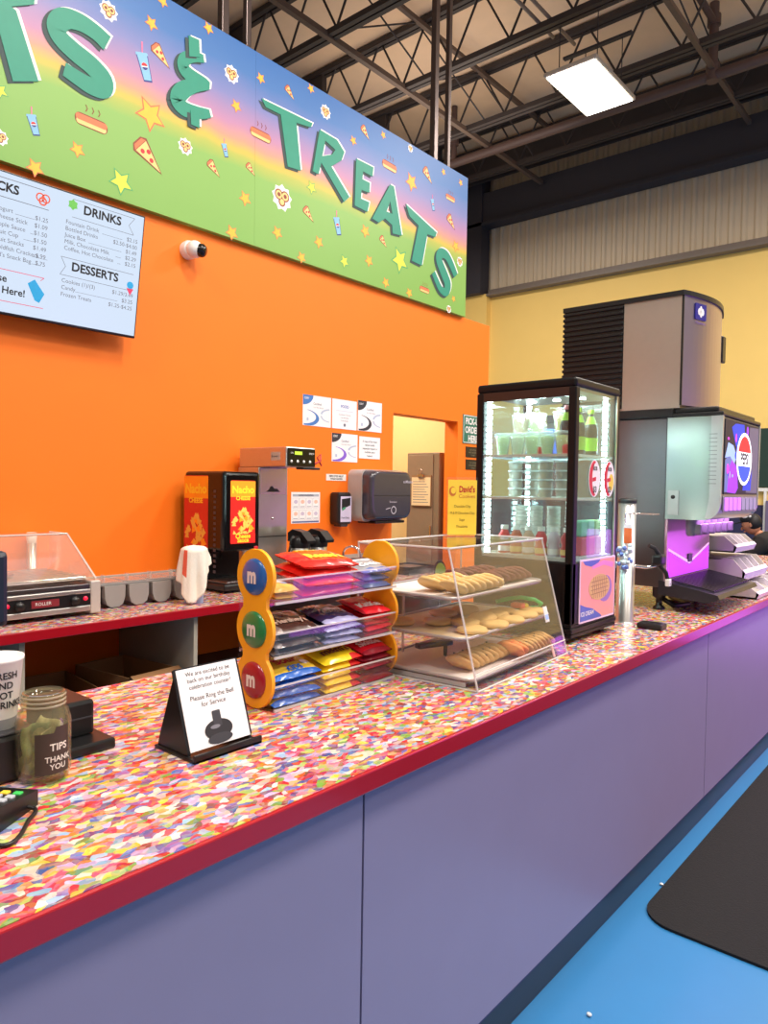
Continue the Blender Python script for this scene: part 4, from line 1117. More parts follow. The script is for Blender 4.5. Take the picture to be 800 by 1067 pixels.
# two oval price stickers on the glass
for i, (y, lab) in enumerate(((2.52, 'left oval red and white sticker on the fridge side glass'), (2.65, 'right oval red and yellow sticker on the fridge side glass'))):
    st = thing('oval_sticker', lab, 'sticker', (fx1 - .003, y, 1.40), group='stickers on the fridge glass')
    O = (fx1 - .0035, y, 1.467)
    m = MB()
    m.prism(circ(0, 0, .048, .068, n=26), O, Y3, Z3, X3, 0, .0006, 0)
    m.prism(circ(0, 0, .045, .065, n=14, a0=PI * .5, a1=PI * 1.5) + circ(.01, 0, .03, .058, n=14, a0=PI * 1.5, a1=PI * .5), O, Y3, Z3, X3, .0006, .0009, 1)
    if i: m.prism(circ(.018, -.012, .022, .032, n=16), O, Y3, Z3, X3, .0006, .0009, 2)
    m.prism([(-.018, -.012), (.012, -.008), (.012, .006), (-.018, .002)], O, Y3, Z3, X3, .0009, .0012, 1)
    m.text('Ice', .03, (O[0], y - .014, O[2] + .03), Y3, Z3, X3, .0013, 3, bold=.02).text('$3', .03, (O[0], y - .012, O[2] - .05), Y3, Z3, X3, .0013, 3, bold=.02)
    m.build('face', [mat('sticker_white', (246, 236, 236), .4), mat('sticker_red', (214, 40, 60), .4), mat('sticker_yellow', (244, 206, 80), .4), INK], st)

# --- stock in the fridge
def cup_thing(name, label, group, x, y, z, r0, r1, h, fill, lid=None, wall=None, fz=.8):
    t = thing(name, label, 'cup' if 'cup' in name else 'tub', (x, y, z), group=group)
    MB().lathe((x, y, z), [(r0, 0), (r1, h), (r1 - .002, h), (r0 - .002, .003), (0, .003)], n=16).build('shell', wall or clear('cup_clear', (250, 255, 250), .05, body=.22, body_rgb=(250, 255, 244)), t)
    MB().lathe((x, y, z + .002), [(r0 - .004, 0), (r0 + (r1 - r0) * fz - .004, h * fz), (0, h * fz + .006)], n=14).build('filling', fill, t)
    if lid: MB().lathe((x, y, z + h), [(r1 + .002, -.004), (r1 + .002, .003), (r1 - .006, .006), (0, .008)], n=16).build('lid', lid, t)
    return t
GRN = mat('fill_green', (206, 226, 150), .5, noise=.12, nscale=60); YEL = mat('fill_yellow', (246, 222, 96), .5, noise=.1, nscale=60); PEA = mat('fill_peach', (242, 186, 150), .5, noise=.15, nscale=60); CRM = mat('fill_cream', (244, 236, 206), .5)
LIDC = clear('lid_clear', (250, 255, 255), .05, body=.3, body_rgb=(250, 255, 255))
sz = 1.552
for i in range(5):
    cup_thing('salad_cup', 'pale salad cup in the front row, fridge top shelf, ' + ORD[i] + ' from left', 'salad cups on the fridge top shelf', fx0 + .085 + i * .062, fy0 + .055 + (.004 if i % 2 else 0), sz, .020, .030, .078, (GRN, CRM, GRN, GRN, YEL)[i], LIDC)
tall = ((.12, .10, PEA, 'tall parfait cup with peach filling behind the salad cups, fridge top shelf'), (.185, .105, GRN, 'tall parfait cup with green filling left of the flask, fridge top shelf'), (.30, .09, YEL, 'tall parfait cup with yellow filling, nearest the fridge corner post'))
for dx, dy, fil, lab in tall:
    cup_thing('parfait_cup', lab, 'parfait cups on the fridge top shelf', fx0 + dx, fy0 + dy + .03, sz, .020, .036, .155, fil, LIDC, fz=.9)
tag(MB().box(fx0 + .06, fx0 + .20, fy1 - .14, fy1 - .09, sz, sz + .11, b=.006).build('blue_carton', mat('carton_blue', (52, 96, 204), .4)), 'blue carton at the back of the fridge top shelf', 'carton')
fk = thing('flask_bottle', 'small clear bottle with a red base band between salad cups', 'bottle', (fx0 + .215, fy0 + .05, sz))
c = (fx0 + .246, fy0 + .045, sz)
c = (fx0 + .238, fy0 + .10, sz)
MB().lathe(c, [(.024, .0), (.024, .03), (.0, .031)], n=14).build('red_base', mat('flask_red', (220, 50, 44), .35), fk)
MB().lathe(c, [(.024, .03), (.018, .06), (.008, .09), (.008, .115), (0, .116)], n=14).build('neck', clear('flask_clear', (240, 250, 255), .04, body=.2), fk)
# dark bottles with green labels near the customer side
for i, (x, y, lab) in enumerate(((fx1 - .075, fy0 + .085, 'dark bottle with an orange and yellow label, nearest the corner post'), (fx1 - .075, fy0 + .18, 'dark bottle with a lime label, middle of the fridge top shelf side'), (fx1 - .07, fy0 + .275, 'dark bottle with a lime label, rear of the fridge top shelf side'))):
    b = thing('dark_bottle', lab, 'bottle', (x, y, sz), group='dark bottles on the fridge top shelf')
    MB().lathe((x, y, sz), [(.024, 0), (.026, .004), (.026, .105), (.020, .125), (.010, .15), (.010, .175), (0, .176)], n=16).build('body', mat('bottle_dark', (34, 40, 40), .12), b)
    MB().lathe((x, y, sz), [(.0265, .02), (.0265, .07)], n=16, cap=False).build('label_band', (mat('label_orange', (230, 130, 50), .4), mat('label_lime', (160, 220, 50), .4))[i > 0], b)
    MB().lathe((x, y, sz), [(.0215, .122), (.0115, .152)], n=16, cap=False).build('neck_band', mat('label_lime', (160, 220, 50), .4), b)
    MB().lathe((x, y, sz + .174), [(.0115, -.012), (.0115, .004), (0, .005)], n=12).build('cap', (mat('cap_pink', (220, 120, 130), .4), mat('label_lime', (160, 220, 50), .4))[i > 0], b)
tag(MB().lathe((fx1 - .045, fy0 + .038, sz), [(.02, 0), (.021, .028), (.012, .034), (0, .034)], n=14).build('red_tub', mat('tub_red', (226, 52, 48), .4)), 'small red tub at the fridge corner post, top shelf', 'tub')
# middle shelf: columns of stacked lidded tubs
cols = [(fx0 + .10, fy0 + .13), (fx0 + .165, fy0 + .14), (fx0 + .23, fy0 + .13), (fx0 + .295, fy0 + .14)]
CUPW = clear('yogurt_clear', (240, 246, 246), .06, body=.55, body_rgb=(214, 206, 190))
for ci, (x, y) in enumerate(cols):
    for k in range(4):
        o = thing('yogurt_tub', 'lidded tub on fridge middle shelf, ' + ORD[ci] + ' stack from left, ' + ORD[k] + ' from bottom', 'tub', (x, y, 1.395 + k * .034), group='stacked tubs on the fridge middle shelf')
        z = 1.395 + k * .034
        MB().lathe((x, y, z), [(.024, 0), (.028, .028), (0, .028)], n=14).build('tub', CUPW, o)
        MB().lathe((x, y, z + .028), [(.030, 0), (.030, .004), (.026, .006), (0, .006)], n=14).build('lid', mat('lid_white', (236, 240, 240), .35), o)
# lower space: tall stacks of clear lids, juice bottles in front
for ci, (x, y) in enumerate(((fx0 + .085, fy0 + .21), (fx0 + .15, fy0 + .21), (fx0 + .22, fy0 + .22))):
    m = MB()
    for k in range(12):
        z = 1.180 + k * .015
        m.lathe((x, y, z), [(.024, 0), (.027, .010), (.024, .014), (0, .014)], n=14)
    tag(m.build('lid_stack', mat('lid_milky', (216, 216, 206), .3)), 'column of nested pale lids behind the juice bottles, ' + ORD[ci] + ' from the left', 'lids', 'columns of lids in the fridge')
JC = [(210, 44, 50), (196, 96, 60), (206, 170, 140), (214, 40, 54), (214, 200, 214), (206, 44, 60)]
for i in range(6):
    x = fx0 + .095 + i * .052; y = fy0 + .065
    jl = ('red', 'orange-brown', 'cream', 'bright red', 'pale lilac', 'dark red')[i]
    b = thing('juice_bottle', jl + ' juice bottle with white cap on the fridge floor, ' + ORD[i] + ' from the left', 'bottle', (x, y, 1.18), group='juice bottles in the fridge')
    MB().lathe((x, y, 1.18), [(.021, 0), (.023, .004), (.023, .03), (.019, .042), (.023, .055), (.022, .07), (.014, .085), (.012, .09), (0, .09)], n=16).build('body', mat('juice_' + str(i), JC[i], .3), b)
    MB().lathe((x, y, 1.27), [(.0145, 0), (.0145, .016), (0, .017)], n=14).build('cap', WHITE, b)
    MB().lathe((x, y, 1.18), [(.0236, .008), (.0236, .028)], n=16, cap=False).build('label_band', (MATS['sticker_white'], mat('juice_label', (240, 200, 120), .4))[i % 2], b)
for i, (x, y, c_, lab) in enumerate(((fx1 - .06, fy0 + .17, (220, 60, 60), 'red juice pack seen through the fridge side glass'), (fx1 - .06, fy0 + .235, (226, 120, 60), 'orange juice pack seen through the fridge side glass'), (fx1 - .06, fy0 + .30, (240, 200, 170), 'peach juice pack at the rear of the fridge side'))):
    tag(MB().box(x - .025, x + .025, y - .027, y + .027, 1.18, 1.25, b=.006).build('juice_pack', mat('pack_%d' % i, c_, .4)), lab, 'pack', 'juice packs in the fridge')
for i in range(3):
    tag(MB().box(fx1 - .09, fx1 - .04, fy0 + .15 + i * .062, fy0 + .205 + i * .062, 1.2502, 1.31, b=.005).build('green_pack', mat('pack_green_%d' % i, ((130, 200, 160), (170, 214, 190), (190, 220, 150))[i], .4)), 'pale green pack on top of the juice packs, ' + ORD[i] + ' from the corner post', 'pack', 'green packs in the fridge')

# steel straw dispenser tube and small things beside the fridge
tw_ = thing('steel_tube_dispenser', 'tall narrow stainless tube dispenser between the fridge and drinks machine', 'dispenser', (-1.172, 2.93, FZ))
MB().lathe((-1.172, 2.93, FZ), [(.040, 0), (.038, .004), (.036, .006), (.036, .50), (0, .50)], n=28).build('tube', SSTEEL, tw_)
MB().lathe((-1.172, 2.93, FZ + .495), [(.038, 0), (.039, .012), (.03, .018), (0, .018)], n=28).build('cap', BLACK, tw_)
m = MB(); m.cyl((-1.145, 2.905, FZ + .452), (-1.04, 2.93, FZ + .452), .0035, n=8).cyl((-1.165, 2.893, FZ + .452), (-1.165, 2.893, FZ + .38), .003, n=6).cyl((-1.165, 2.893, FZ + .452), (-1.145, 2.905, FZ + .452), .003, n=6)
m.build('hook_rod', CHROME, tw_)
m = MB()
m.box(-1.168, -1.135, 2.888, 2.895, FZ + .33, FZ + .392, b=.003, mi=0).box(-1.168, -1.135, 2.888, 2.895, FZ + .392, FZ + .41, b=.002, mi=1)
m.build('orange_label', [mat('label_hot_orange', (236, 100, 40), .4), mat('label_pale', (236, 214, 226), .4)], tw_)
m = MB(); rr = random.Random(5)
for i in range(26):
    a, b, z = rr.uniform(-.036, .036), rr.uniform(-.045, -.034), rr.uniform(.23, .33)
    m.ell((-1.172 + a, 2.93 + b - .004, FZ + z), (.010, .006, .010), mi=i % 2, n=6, m=4)
tag(m.build('wrapped_candy_cluster', [mat('wrap_blue', (130, 150, 226), .2, .4), mat('wrap_white', (226, 232, 244), .2, .3)]), 'cluster of shiny blue and white wrapped pieces on the steel tube', 'wrapper')
lv = thing('tap_lever', 'black lever tap on the side of the drinks machine beside steel tube', 'tap', (-1.09, 3.10, FZ))
m = MB(); m.tube([(-1.135, 2.93, 1.115), (-1.10, 2.95, 1.112), (-1.075, 2.99, 1.115), (-1.06, 3.02, 1.14)], .007)
m.build('pipe', CHROME, lv)
MB().box(-1.085, -1.04, 2.97, 3.03, 1.12, 1.165, b=.01).tube([(-1.06, 3.0, 1.16), (-1.075, 2.98, 1.19), (-1.09, 2.96, 1.20)], .009).tube([(-1.06, 3.0, 1.12), (-1.035, 3.01, 1.09), (-1.025, 3.015, 1.04)], .009).build('handle', BLACK, lv)
MB().box(-1.036, -1.018, 3.002, 3.03, 1.035, 1.065, b=.003).build('white_tip', WHITE, lv)
tag(MB().box(-1.085, -.985, 2.83, 2.90, FZ, FZ + .024, b=.008).build('black_coaster', BLACK), 'small flat black block on the counter in front of the drinks machine', 'block')

# ================================================================ fountain drinks machine
dm = thing('drinks_machine', 'large stainless fountain drinks machine with a lit drink screen on the counter', 'drinks machine', (-1.4, 3.65, FZ))
dx0, dxs, dx1, dy0, dy1 = -1.76, -1.157, -.923, 3.33, 3.96
MB().box(dx0, dxs, dy0, dy1, .985, 1.757, b=.004).build('cabinet', mat('cabinet_steel', (112, 108, 110), .34, 1.0, noise=.05, nscale=20), dm)
# hood: rounded lower front edge
m = MB()
hp = [(dxs, 1.30)] + [(dx1 - .075 + .075 * math.sin(a), 1.375 - .075 * math.cos(a)) for a in [PI / 2 * i / 8 for i in range(9)]] + [(dx1 - .012 + .012 * math.cos(a), 1.745 + .012 * math.sin(a)) for a in [PI / 2 * i / 4 for i in range(5)]] + [(dxs, 1.757)]
m.prism(hp, (0, dy0, 0), X3, Z3, Y3, 0, dy1 - dy0)
m.build('hood', mat('hood_steel', (176, 182, 177), .28, .92, noise=.03), dm)
m = MB()
hq = [(dx1 - .06, 1.31)] + [(dx1 - .073 + .075 * math.sin(a), 1.375 - .077 * math.cos(a)) for a in [PI / 2 * i / 8 for i in range(2, 9)]] + [(dx1 + .004, 1.757), (dx1 - .045, 1.757), (dx1 - .045, 1.40)]
for y_ in (dy0 - .004, dy1 - .008):
    MB().prism(hq, (0, y_, 0), X3, Z3, Y3, 0, .012).build('end_trim', mat('trim_silver', (206, 208, 208), .35, .7), dm)
m = MB()
for i in range(13): m.box(dx1 - .052, dx1 - .018, dy0 - .0048, dy0 + .001, 1.46 + i * .018, 1.463 + i * .018)
m.build('vent_slots', mat('slot_grey', (140, 142, 142), .5), dm)
MB().box(dx0, dx1 + .004, dy0 - .005, dy1 + .005, 1.757, 1.775, b=.005).box(dx0, -1.13, dy0 - .008, dy1 + .008, 1.757, 1.80, b=.006).box(-1.14, dx1 - .02, dy0 + .01, dy1 - .01, 1.775, 1.80, b=.008).build('top_cap', BLACK, dm)
# screen with the splash picture and oval logo
m = MB(); sO = (dx1 + .001, dy0 + .03, 1.415)
SW, SH = dy1 - dy0 - .06, .332
m.prism(rrect(0, SW, 0, SH, .008), sO, Y3, Z3, X3, 0, .003, 0)
rr = random.Random(11)
m.prism([(.01, .01), (.01, .15), (.10, .2), (.14, .1), (.1, .01)], sO, Y3, Z3, X3, .003, .0034, 2)
m.prism([(.1, .3), (.16, .32), (.3, .325), (.33, .24), (.25, .2), (.17, .22)], sO, Y3, Z3, X3, .003, .0034, 1)
m.prism([(.05, .01), (.07, .12), (.12, .16), (.2, .12), (.22, .03), (.18, .005)], sO, Y3, Z3, X3, .0034, .0037, 3)
m.prism([(.005, .16), (.05, .23), (.13, .22), (.19, .17), (.15, .14), (.08, .17)], sO, Y3, Z3, X3, .0034, .0038, 4)
m.prism([(.3, .02), (.34, .1), (.42, .06), (.46, .12), (.44, .02)], sO, Y3, Z3, X3, .003, .0035, 1)
m.prism([(.36, .01), (.40, .32), (SW - .005, .325), (SW - .005, .008)], sO, Y3, Z3, X3, .003, .0033, 5)
for i in range(18):
    y, z = rr.uniform(.02, .36), rr.uniform(.02, .3)
    m.prism(circ(y, z, rr.uniform(.006, .02), rr.uniform(.006, .03), n=10), sO, Y3, Z3, X3, .0038, .0039 + i * 1e-5, (1, 3, 4, 6)[i % 4])
# oval badge
m.prism(circ(.31, .165, .128, .122, n=36), sO, Y3, Z3, X3, .0042, .006, 7)
def seg_(a, b):
    return [(.31 + .112 * math.cos(t), .165 + .106 * math.sin(t)) for t in [R(a + (b - a) * i / 16) for i in range(17)]]
m.prism(seg_(18, 162), sO, Y3, Z3, X3, .006, .0064, 8)
m.prism(seg_(198, 342), sO, Y3, Z3, X3, .006, .0064, 9)
m.text('PEPSI', .07, (sO[0], sO[1] + .31, sO[2] + .143), Y3, Z3, X3, .0066, 10, 'CENTER', bold=.03, sx=.86)
def em(n, c, s=.5): return mat(n, c, .5, noise=0, emit=c, estr=s)
m.build('screen', [em('scr_dark', (18, 18, 34), .6), em('scr_blue', (30, 60, 200), .7), em('scr_slate', (96, 112, 170), .6), em('scr_violet', (150, 50, 226), .8), em('scr_sky', (150, 180, 226), .7), em('scr_grey', (98, 92, 112), .5), em('scr_pink', (210, 60, 200), .7), em('scr_white', (250, 250, 252), .9), em('scr_red', (226, 36, 44), .9), em('scr_royal', (40, 76, 190), .9), em('scr_ink', (30, 30, 50), .3)], dm)
m = MB(); m.prism(rrect(0, SW, 0, .075, .01), (dx1 + .001, dy0 + .03, 1.335), Y3, Z3, X3, 0, .003, 0)
for i in range(8):
    y = .02 + i * .068
    m.prism(rrect(y, y + .05, .008, .066, .006), (dx1 + .001, dy0 + .03, 1.335), Y3, Z3, X3, .003, .006, 1 if i < 4 else 2)
m.build('button_strip', [mat('strip_silver', (150, 146, 170), .3, .5), em('key_violet', (206, 120, 244), .7), em('key_grey', (150, 140, 170), .4)], dm)
m = MB(); m.box(dxs + .012, dxs + .06, dy0 - .004, dy0, 1.318, 1.43, b=.002)
m.build('lock_plate', SSTEEL, dm)
MB().lathe((dxs + .035, dy0 - .004, 1.40), [(.009, 0), (.009, .006), (0, .007)], axis=(0, -1, 0), n=12).build('key_lock', BLACK, dm)
# splash plate under the hood
m = MB(); m.box(dxs, dxs + .012, dy0 + .002, dy1, 1.0, 1.30)
m.build('splash_plate', mat('splash_glow_steel', (222, 176, 196), .22, .6, noise=0), dm)  # pink glow under the hood is put into the steel colour
m = MB(); sp = (dxs + .0125, dy0 + .02, 1.02)
m.prism([(0, .01), (.6, .01), (.6, .13), (.3, .05), (0, .13)], sp, Y3, Z3, X3, 0, .0008, 0)
m.prism([(0, .135), (.3, .055), (.6, .135), (.6, .145), (.3, .068), (0, .145)], sp, Y3, Z3, X3, 0, .0009, 1)
m.build('chevron_print', [em('chev_violet_glow', (196, 70, 246), .75), em('chev_pale_glow', (238, 190, 236), .7)], dm)  # print emits by itself, carrying the violet glow on the plate
MB().box(dxs + .012, dxs + .018, dy0 + .29, dy0 + .35, 1.085, 1.125, b=.003).build('badge', DKGREY, dm)
for i in range(6):
    y = dy0 + .06 + i * .1
    m = MB(); m.lathe((-1.06, y, 1.225), [(.016, 0), (.022, .01), (.024, .05), (.026, .076)], n=14)
    m.box(-1.05, -1.015, y - .012, y + .012, 1.235, 1.28, b=.004)
    m.build('nozzle', mat('nozzle_grey', (120, 112, 124), .3), dm)
area_lamp('dispense_lamp', (-1.02, 3.65, 1.296), .06, 1.6, (.80, .36, 1.0), sy=.5)
# drip tray
m = MB()
m.prism([(dxs - .02, .985), (dxs - .02, 1.02), (dx1 + .002, .975), (dx1 + .012, .958), (dx1 - .04, .935), (dxs - .02, .955)], (0, dy0 - .005, 0), X3, Z3, Y3, 0, dy1 - dy0 + .01)
m.build('drip_tray', mat('tray_black', (34, 34, 42), .35), dm)
m = MB()
s_ = (1.012 - .982) / (dx1 - dxs - .02)
for i in range(20):
    y = dy0 + .03 + i * .03
    m.add([(dxs + .02, y, 1.0195), (dx1 - .02, y, .9835), (dx1 - .02, y + .012, .9835), (dxs + .02, y + .012, 1.0195), (dxs + .02, y, 1.0255), (dx1 - .02, y, .9895), (dx1 - .02, y + .012, .9895), (dxs + .02, y + .012, 1.0255)], [(0, 3, 2, 1), (4, 5, 6, 7), (0, 1, 5, 4), (1, 2, 6, 5), (2, 3, 7, 6), (3, 0, 4, 7)])
m.build('cup_rest_grid', mat('grid_dark', (58, 56, 64), .3, .6), dm)
for x in (dxs - .03, dx0 + .06):
    for y in (dy0 + .04, dy1 - .05):
        MB().lathe((x, y, FZ), [(.026, 0), (.026, .012), (.014, .02), (.014, .05), (.03, .06), (.03, .106)], n=16).build('foot', BLACK, dm)
MB().tube([(dxs - .06, dy0 + .1, .975), (dxs - .03, dy0 + .07, .93), (dxs + .03, dy0 + .06, .90), (dxs + .05, dy0 + .2, .893), (dxs - .1, dy0 + .4, .893)], .012).build('drain_hose', mat('hose_black', (24, 22, 26), .4), dm)

# ice machine on top
im = thing('ice_machine', 'stainless ice machine with black louvred side on top of the drinks machine', 'ice machine', (-1.38, 3.6, 1.80))
ix0, ix1 = -1.672, -1.10
iy0, iy1 = 3.332, 3.90
iz0, iz1 = 1.80, 2.322
m = MB(); m.box(ix0, -1.373, iy0 + .006, iy1, iz0, iz1 - .02)
m.box(-1.373, ix1 - .006, iy0, iy1, iz0, iz1 - .02)
m.build('cabinet', mat('ice_steel', (186, 174, 162), .38, .8, noise=.04, nscale=30), im)
m = MB()
for i in range(19):
    z = iz0 + .03 + i * .025
    m.box(ix0 - .008, -1.376, iy0 - .010, iy0 + .004, z, z + .013, b=.003)
    m.box(ix0 - .012, ix0, iy0 - .004, iy1 - .03, z, z + .013, b=.003)
m.box(ix0 - .004, -1.374, iy0 - .001, iy0 + .002, iz0 + .01, iz1 - .02)
m.build('louvre_grille', BLACK, im)
# bowed front door
m = MB()
fp = [(ix1, iy0)] + [(ix1 + .055 * math.sin(PI * i / 16) + .0, iy0 + (iy1 - iy0) * i / 16) for i in range(17)][1:] + [(ix1 - .004, iy1), (ix1 - .004, iy0)]
m.prism(fp[:17] + [(ix1 - .006, iy1), (ix1 - .006, iy0)], (0, 0, iz0 + .012), X3, Y3, Z3, 0, iz1 - iz0 - .034)
m.build('front_door', mat('ice_door_steel', (178, 166, 184), .3, .95, noise=.03), im)
m = MB()
m.prism([(ix0 - .01, iy0 - .008), (ix1, iy0 - .008)] + [(p[0] + .008, p[1]) for p in fp[1:17]] + [(ix1, iy1 + .005), (ix0 - .01, iy1 + .005)], (0, 0, iz1 - .022), X3, Y3, Z3, 0, .022)
m.build('top_cover', BLACK, im)
MB().box(ix1 - .008, ix1 + .001, iy0 - .003, iy0 + .004, iz0 + .01, iz1 - .02).build('door_gasket', BLACK, im)
def on_front(y): return ix1 + .055 * math.sin(PI * (y - iy0) / (iy1 - iy0))
m = MB()
ey0, ey1 = iy0 + .075, iy0 + .16
nx_ = Vector((on_front(ey1) - on_front(ey0), ey1 - ey0, 0)).normalized(); nn_ = nx_.cross(Vector((0, 0, 1)))
eO = Vector((on_front(ey0), ey0, 2.205)) + nn_ * .004
el_ = (Vector((on_front(ey1), ey1, 0)) - Vector((on_front(ey0), ey0, 0))).length
m.prism(rrect(0, el_, .0, .072, .004), eO, nx_, Z3, nn_, -.003, .001, 0)
for cx, cz, rx, rz_ in ((.5, .036, .012, .026), (.33, .036, .010, .016), (.67, .036, .010, .016), (.5, .036, .026, .006)):
    m.prism(circ(el_ * cx, cz, rx, rz_, n=12), eO, nx_, Z3, nn_, .001, .0015 + cx * .0005, 1)
m.text('Manitowoc', .018, eO + nx_ * el_ / 2 + Vector((0, 0, -.02)), nx_, Z3, nn_, .001, 2, 'CENTER')
m.build('emblem', [mat('emblem_blue', (34, 30, 130), .35), WHITE, mat('emblem_violet', (120, 90, 170), .4)], im)
MB().box(ix1 + .010, ix1 + .03, iy1 - .075, iy1 - .02, 2.07, 2.20, b=.006).build('door_handle', BLACK, im)

# tiered lid organiser beyond the machine
lo = thing('lid_organizer', 'three-tier off-white lid organiser beyond the drinks machine drip tray', 'organizer', (-1.1, 4.3, FZ))
OW = mat('organizer_white', (206, 198, 192), .45); OG = mat('organizer_shade', (170, 162, 154), .5); OL = mat('organizer_lip', (232, 224, 236), .4)
for (xa, xb, z0, z1, y0, y1, dz) in ((-1.30, -1.03, 1.112, 1.195, 4.03, 4.42, .0), (-1.30, -.985, .972, 1.078, 4.03, 4.50, .0), (-1.30, -.918, .882, .955, 4.03, 4.80, .0)):
    b = MB()
    H = z1 - z0
    prof = [(xa, z0), (xb - .01, z0), (xb, z0 + .35 * H), (xb - .06, z1), (xa, z1)]
    b.prism(prof, (0, y0, 0), X3, Z3, Y3, 0, .008).prism(prof, (0, y1 - .008, 0), X3, Z3, Y3, 0, .008)
    b.box(xa, xb - .01, y0, y1, z0, z0 + .008)
    b.box(xa, xa + .006, y0, y1, z0, z1)
    b.prism([(xa, z1 - .006), (xb - .12, z1 - .006), (xb - .12, z1), (xa, z1)], (0, y0, 0), X3, Z3, Y3, 0, y1 - y0)
    t_ = b.build('tier', OW, lo)
    b = MB(); b.prism([(xb - .012, z0), (xb + .002, z0 + .35 * H), (xb - .012, z0 + .52 * H), (xb - .016, z0)], (0, y0, 0), X3, Z3, Y3, 0, y1 - y0)
    b.build('front_lip', OL, t_)
    n_ = 4
    for k in range(1, n_):
        y = y0 + (y1 - y0) * k / n_
        b = MB(); b.prism(prof, (0, y - .004, 0), X3, Z3, Y3, 0, .008); b.build('divider', OL, t_)
    b = MB(); b.prism([(xb - .018, z0 + .3 * H), (xb - .13, z1 - .012), (xa + .01, z1 - .012), (xa + .01, z0 + .01), (xb - .018, z0 + .01)], (0, y0 + .01, 0), X3, Z3, Y3, 0, y1 - y0 - .02)
    b.build('compartment_floor', OG, t_)
MB().box(-1.36, -1.30, 4.08, 4.44, FZ, 1.19, b=.005).box(-1.30, -1.26, 4.15, 4.40, .955, .975).box(-1.30, -1.26, 4.15, 4.40, 1.078, 1.113).build('stand', OG, lo)

# ================================================================ acrylic-backed bell card
cs = thing('sign_holder', 'small black easel holder with a white printed bell card on the counter', 'sign holder', (-1.18, .90, FZ))
lean = .34
cm = Matrix.Translation((-1.195, .902, FZ + .012)) @ Matrix.Rotation(R(2), 4, 'Z')
up = Vector((-math.sin(lean), 0, math.cos(lean))); nn = Vector((math.cos(lean), 0, math.sin(lean)))
O = Vector((-1.192, .902, FZ + .014))
m = MB()
m.prism(rrect(-.08, .08, 0, .165, .004), O, Y3, up, nn, -.006, -.002)
m.prism([(0, 0), (-.11, 0), (-.105, .02), (-.056, .152), (-.05, .152)], (-1.192, .8235, FZ), X3, Z3, Y3, 0, .006)
m.prism([(0, 0), (-.11, 0), (-.105, .02), (-.056, .152), (-.05, .152)], (-1.192, .975, FZ), X3, Z3, Y3, 0, .006)
m.build('easel', BLACK, cs)
m = MB(); m.box(-1.305, -1.165, .818, .986, FZ, FZ + .007, b=.002).box(-1.172, -1.165, .818, .986, FZ, FZ + .016, b=.002)
m.build('base', BLACK, cs)
m = MB(); m.prism([(-.074, .0), (.074, .0), (.074, .162), (-.074, .162)], O, Y3, up, nn, -.0018, 0, 0)
for i, t in enumerate(('We are excited to be', 'back on our birthday', 'celebration counter!')):
    m.text(t, .0125, O + up * (.146 - i * .0135), Y3, up, nn, .0005, 1, 'CENTER')
m.text('Please Ring the Bell', .0138, O + up * .096, Y3, up, nn, .0005, 1, 'CENTER'); m.text('for Service', .0138, O + up * .081, Y3, up, nn, .0005, 1, 'CENTER')
m.build('card', [PAPER, INK], cs)
m = MB()
m.prism(rrect(-.010, .010, .035, .068, .003), O, Y3, up, nn, .0004, .0012, 1)
m.prism(circ(0, .03, .034, .02, n=24), O, Y3, up, nn, .0004, .001, 0)
m.prism(circ(0, .012, .03, .010, n=24), O, Y3, up, nn, .001, .0014, 1)
m.prism(circ(-.008, .036, .012, .004, n=12), O, Y3, up, nn, .0014, .0018, 2)
m.build('bell_picture', [mat('bell_black', (36, 36, 40), .6), mat('bell_dark', (54, 54, 60), .6), mat('bell_light', (120, 120, 130), .6)], cs)

# ================================================================ candy rack
ck = thing('candy_rack', 'clear three-tier candy rack with yellow disc-shaped end panels', 'display rack', (-1.40, 1.36, FZ))
YP = mat('rack_yellow', (250, 172, 24), .4, noise=.02)
LZ = (1.201, 1.073, .950); PXC = -1.362
def hw(z):
    w_ = 0
    for c in LZ:
        d = (z - c) / .068
        if abs(d) < 1: w_ = max(w_, .067 * math.sqrt(1 - d * d))
    if LZ[2] < z < LZ[0]:
        # smooth necks
        k = min(abs(z - c) for c in LZ)
        w_ = max(w_, .043)
    return w_
def end_panel(y0):
    zs = [FZ + .001 + .002 + (1.2685 - FZ - .004) * i / 70 for i in range(71)]
    l = [(PXC - hw(z), z) for z in zs]; r = [(PXC + hw(z), z) for z in reversed(zs)]
    return MB().prism(l + r, (0, y0, 0), X3, Z3, Y3, 0, .010)
def chest(m, y, mi_t):
    pass
DC = (('blue', (24, 92, 168)), ('green', (30, 124, 66)), ('red', (160, 22, 40)))
for y0, sgn in ((1.124, -1), (1.583, 1)):
    p = end_panel(y0).build('end_panel', YP, ck)
    for k, (nm, c) in enumerate(DC):
        z = LZ[k]
        m = MB()
        yf = y0 if sgn < 0 else y0 + .010
        m.lathe((PXC, yf, z), [(.0445, -.0005), (.044, .003), (.036, .0065), (.02, .009), (0, .0098)], axis=(0, sgn, 0), n=36)
        d = m.build('disc', mat('disc_' + nm, c, .28, coat=.4, noise=.03), p)
        m = MB(); m.text('m', .052, (PXC, yf, z - .013), (-sgn, 0, 0), Z3, (0, sgn, 0), .0102, 0, 'CENTER', bold=.05, sx=.82)
        m.build('letter_m', mat('disc_letter', (232, 220, 216), .4), p)
TRZ = (.883, 1.010, 1.140)
tx0, tx1 = -1.430, -1.297
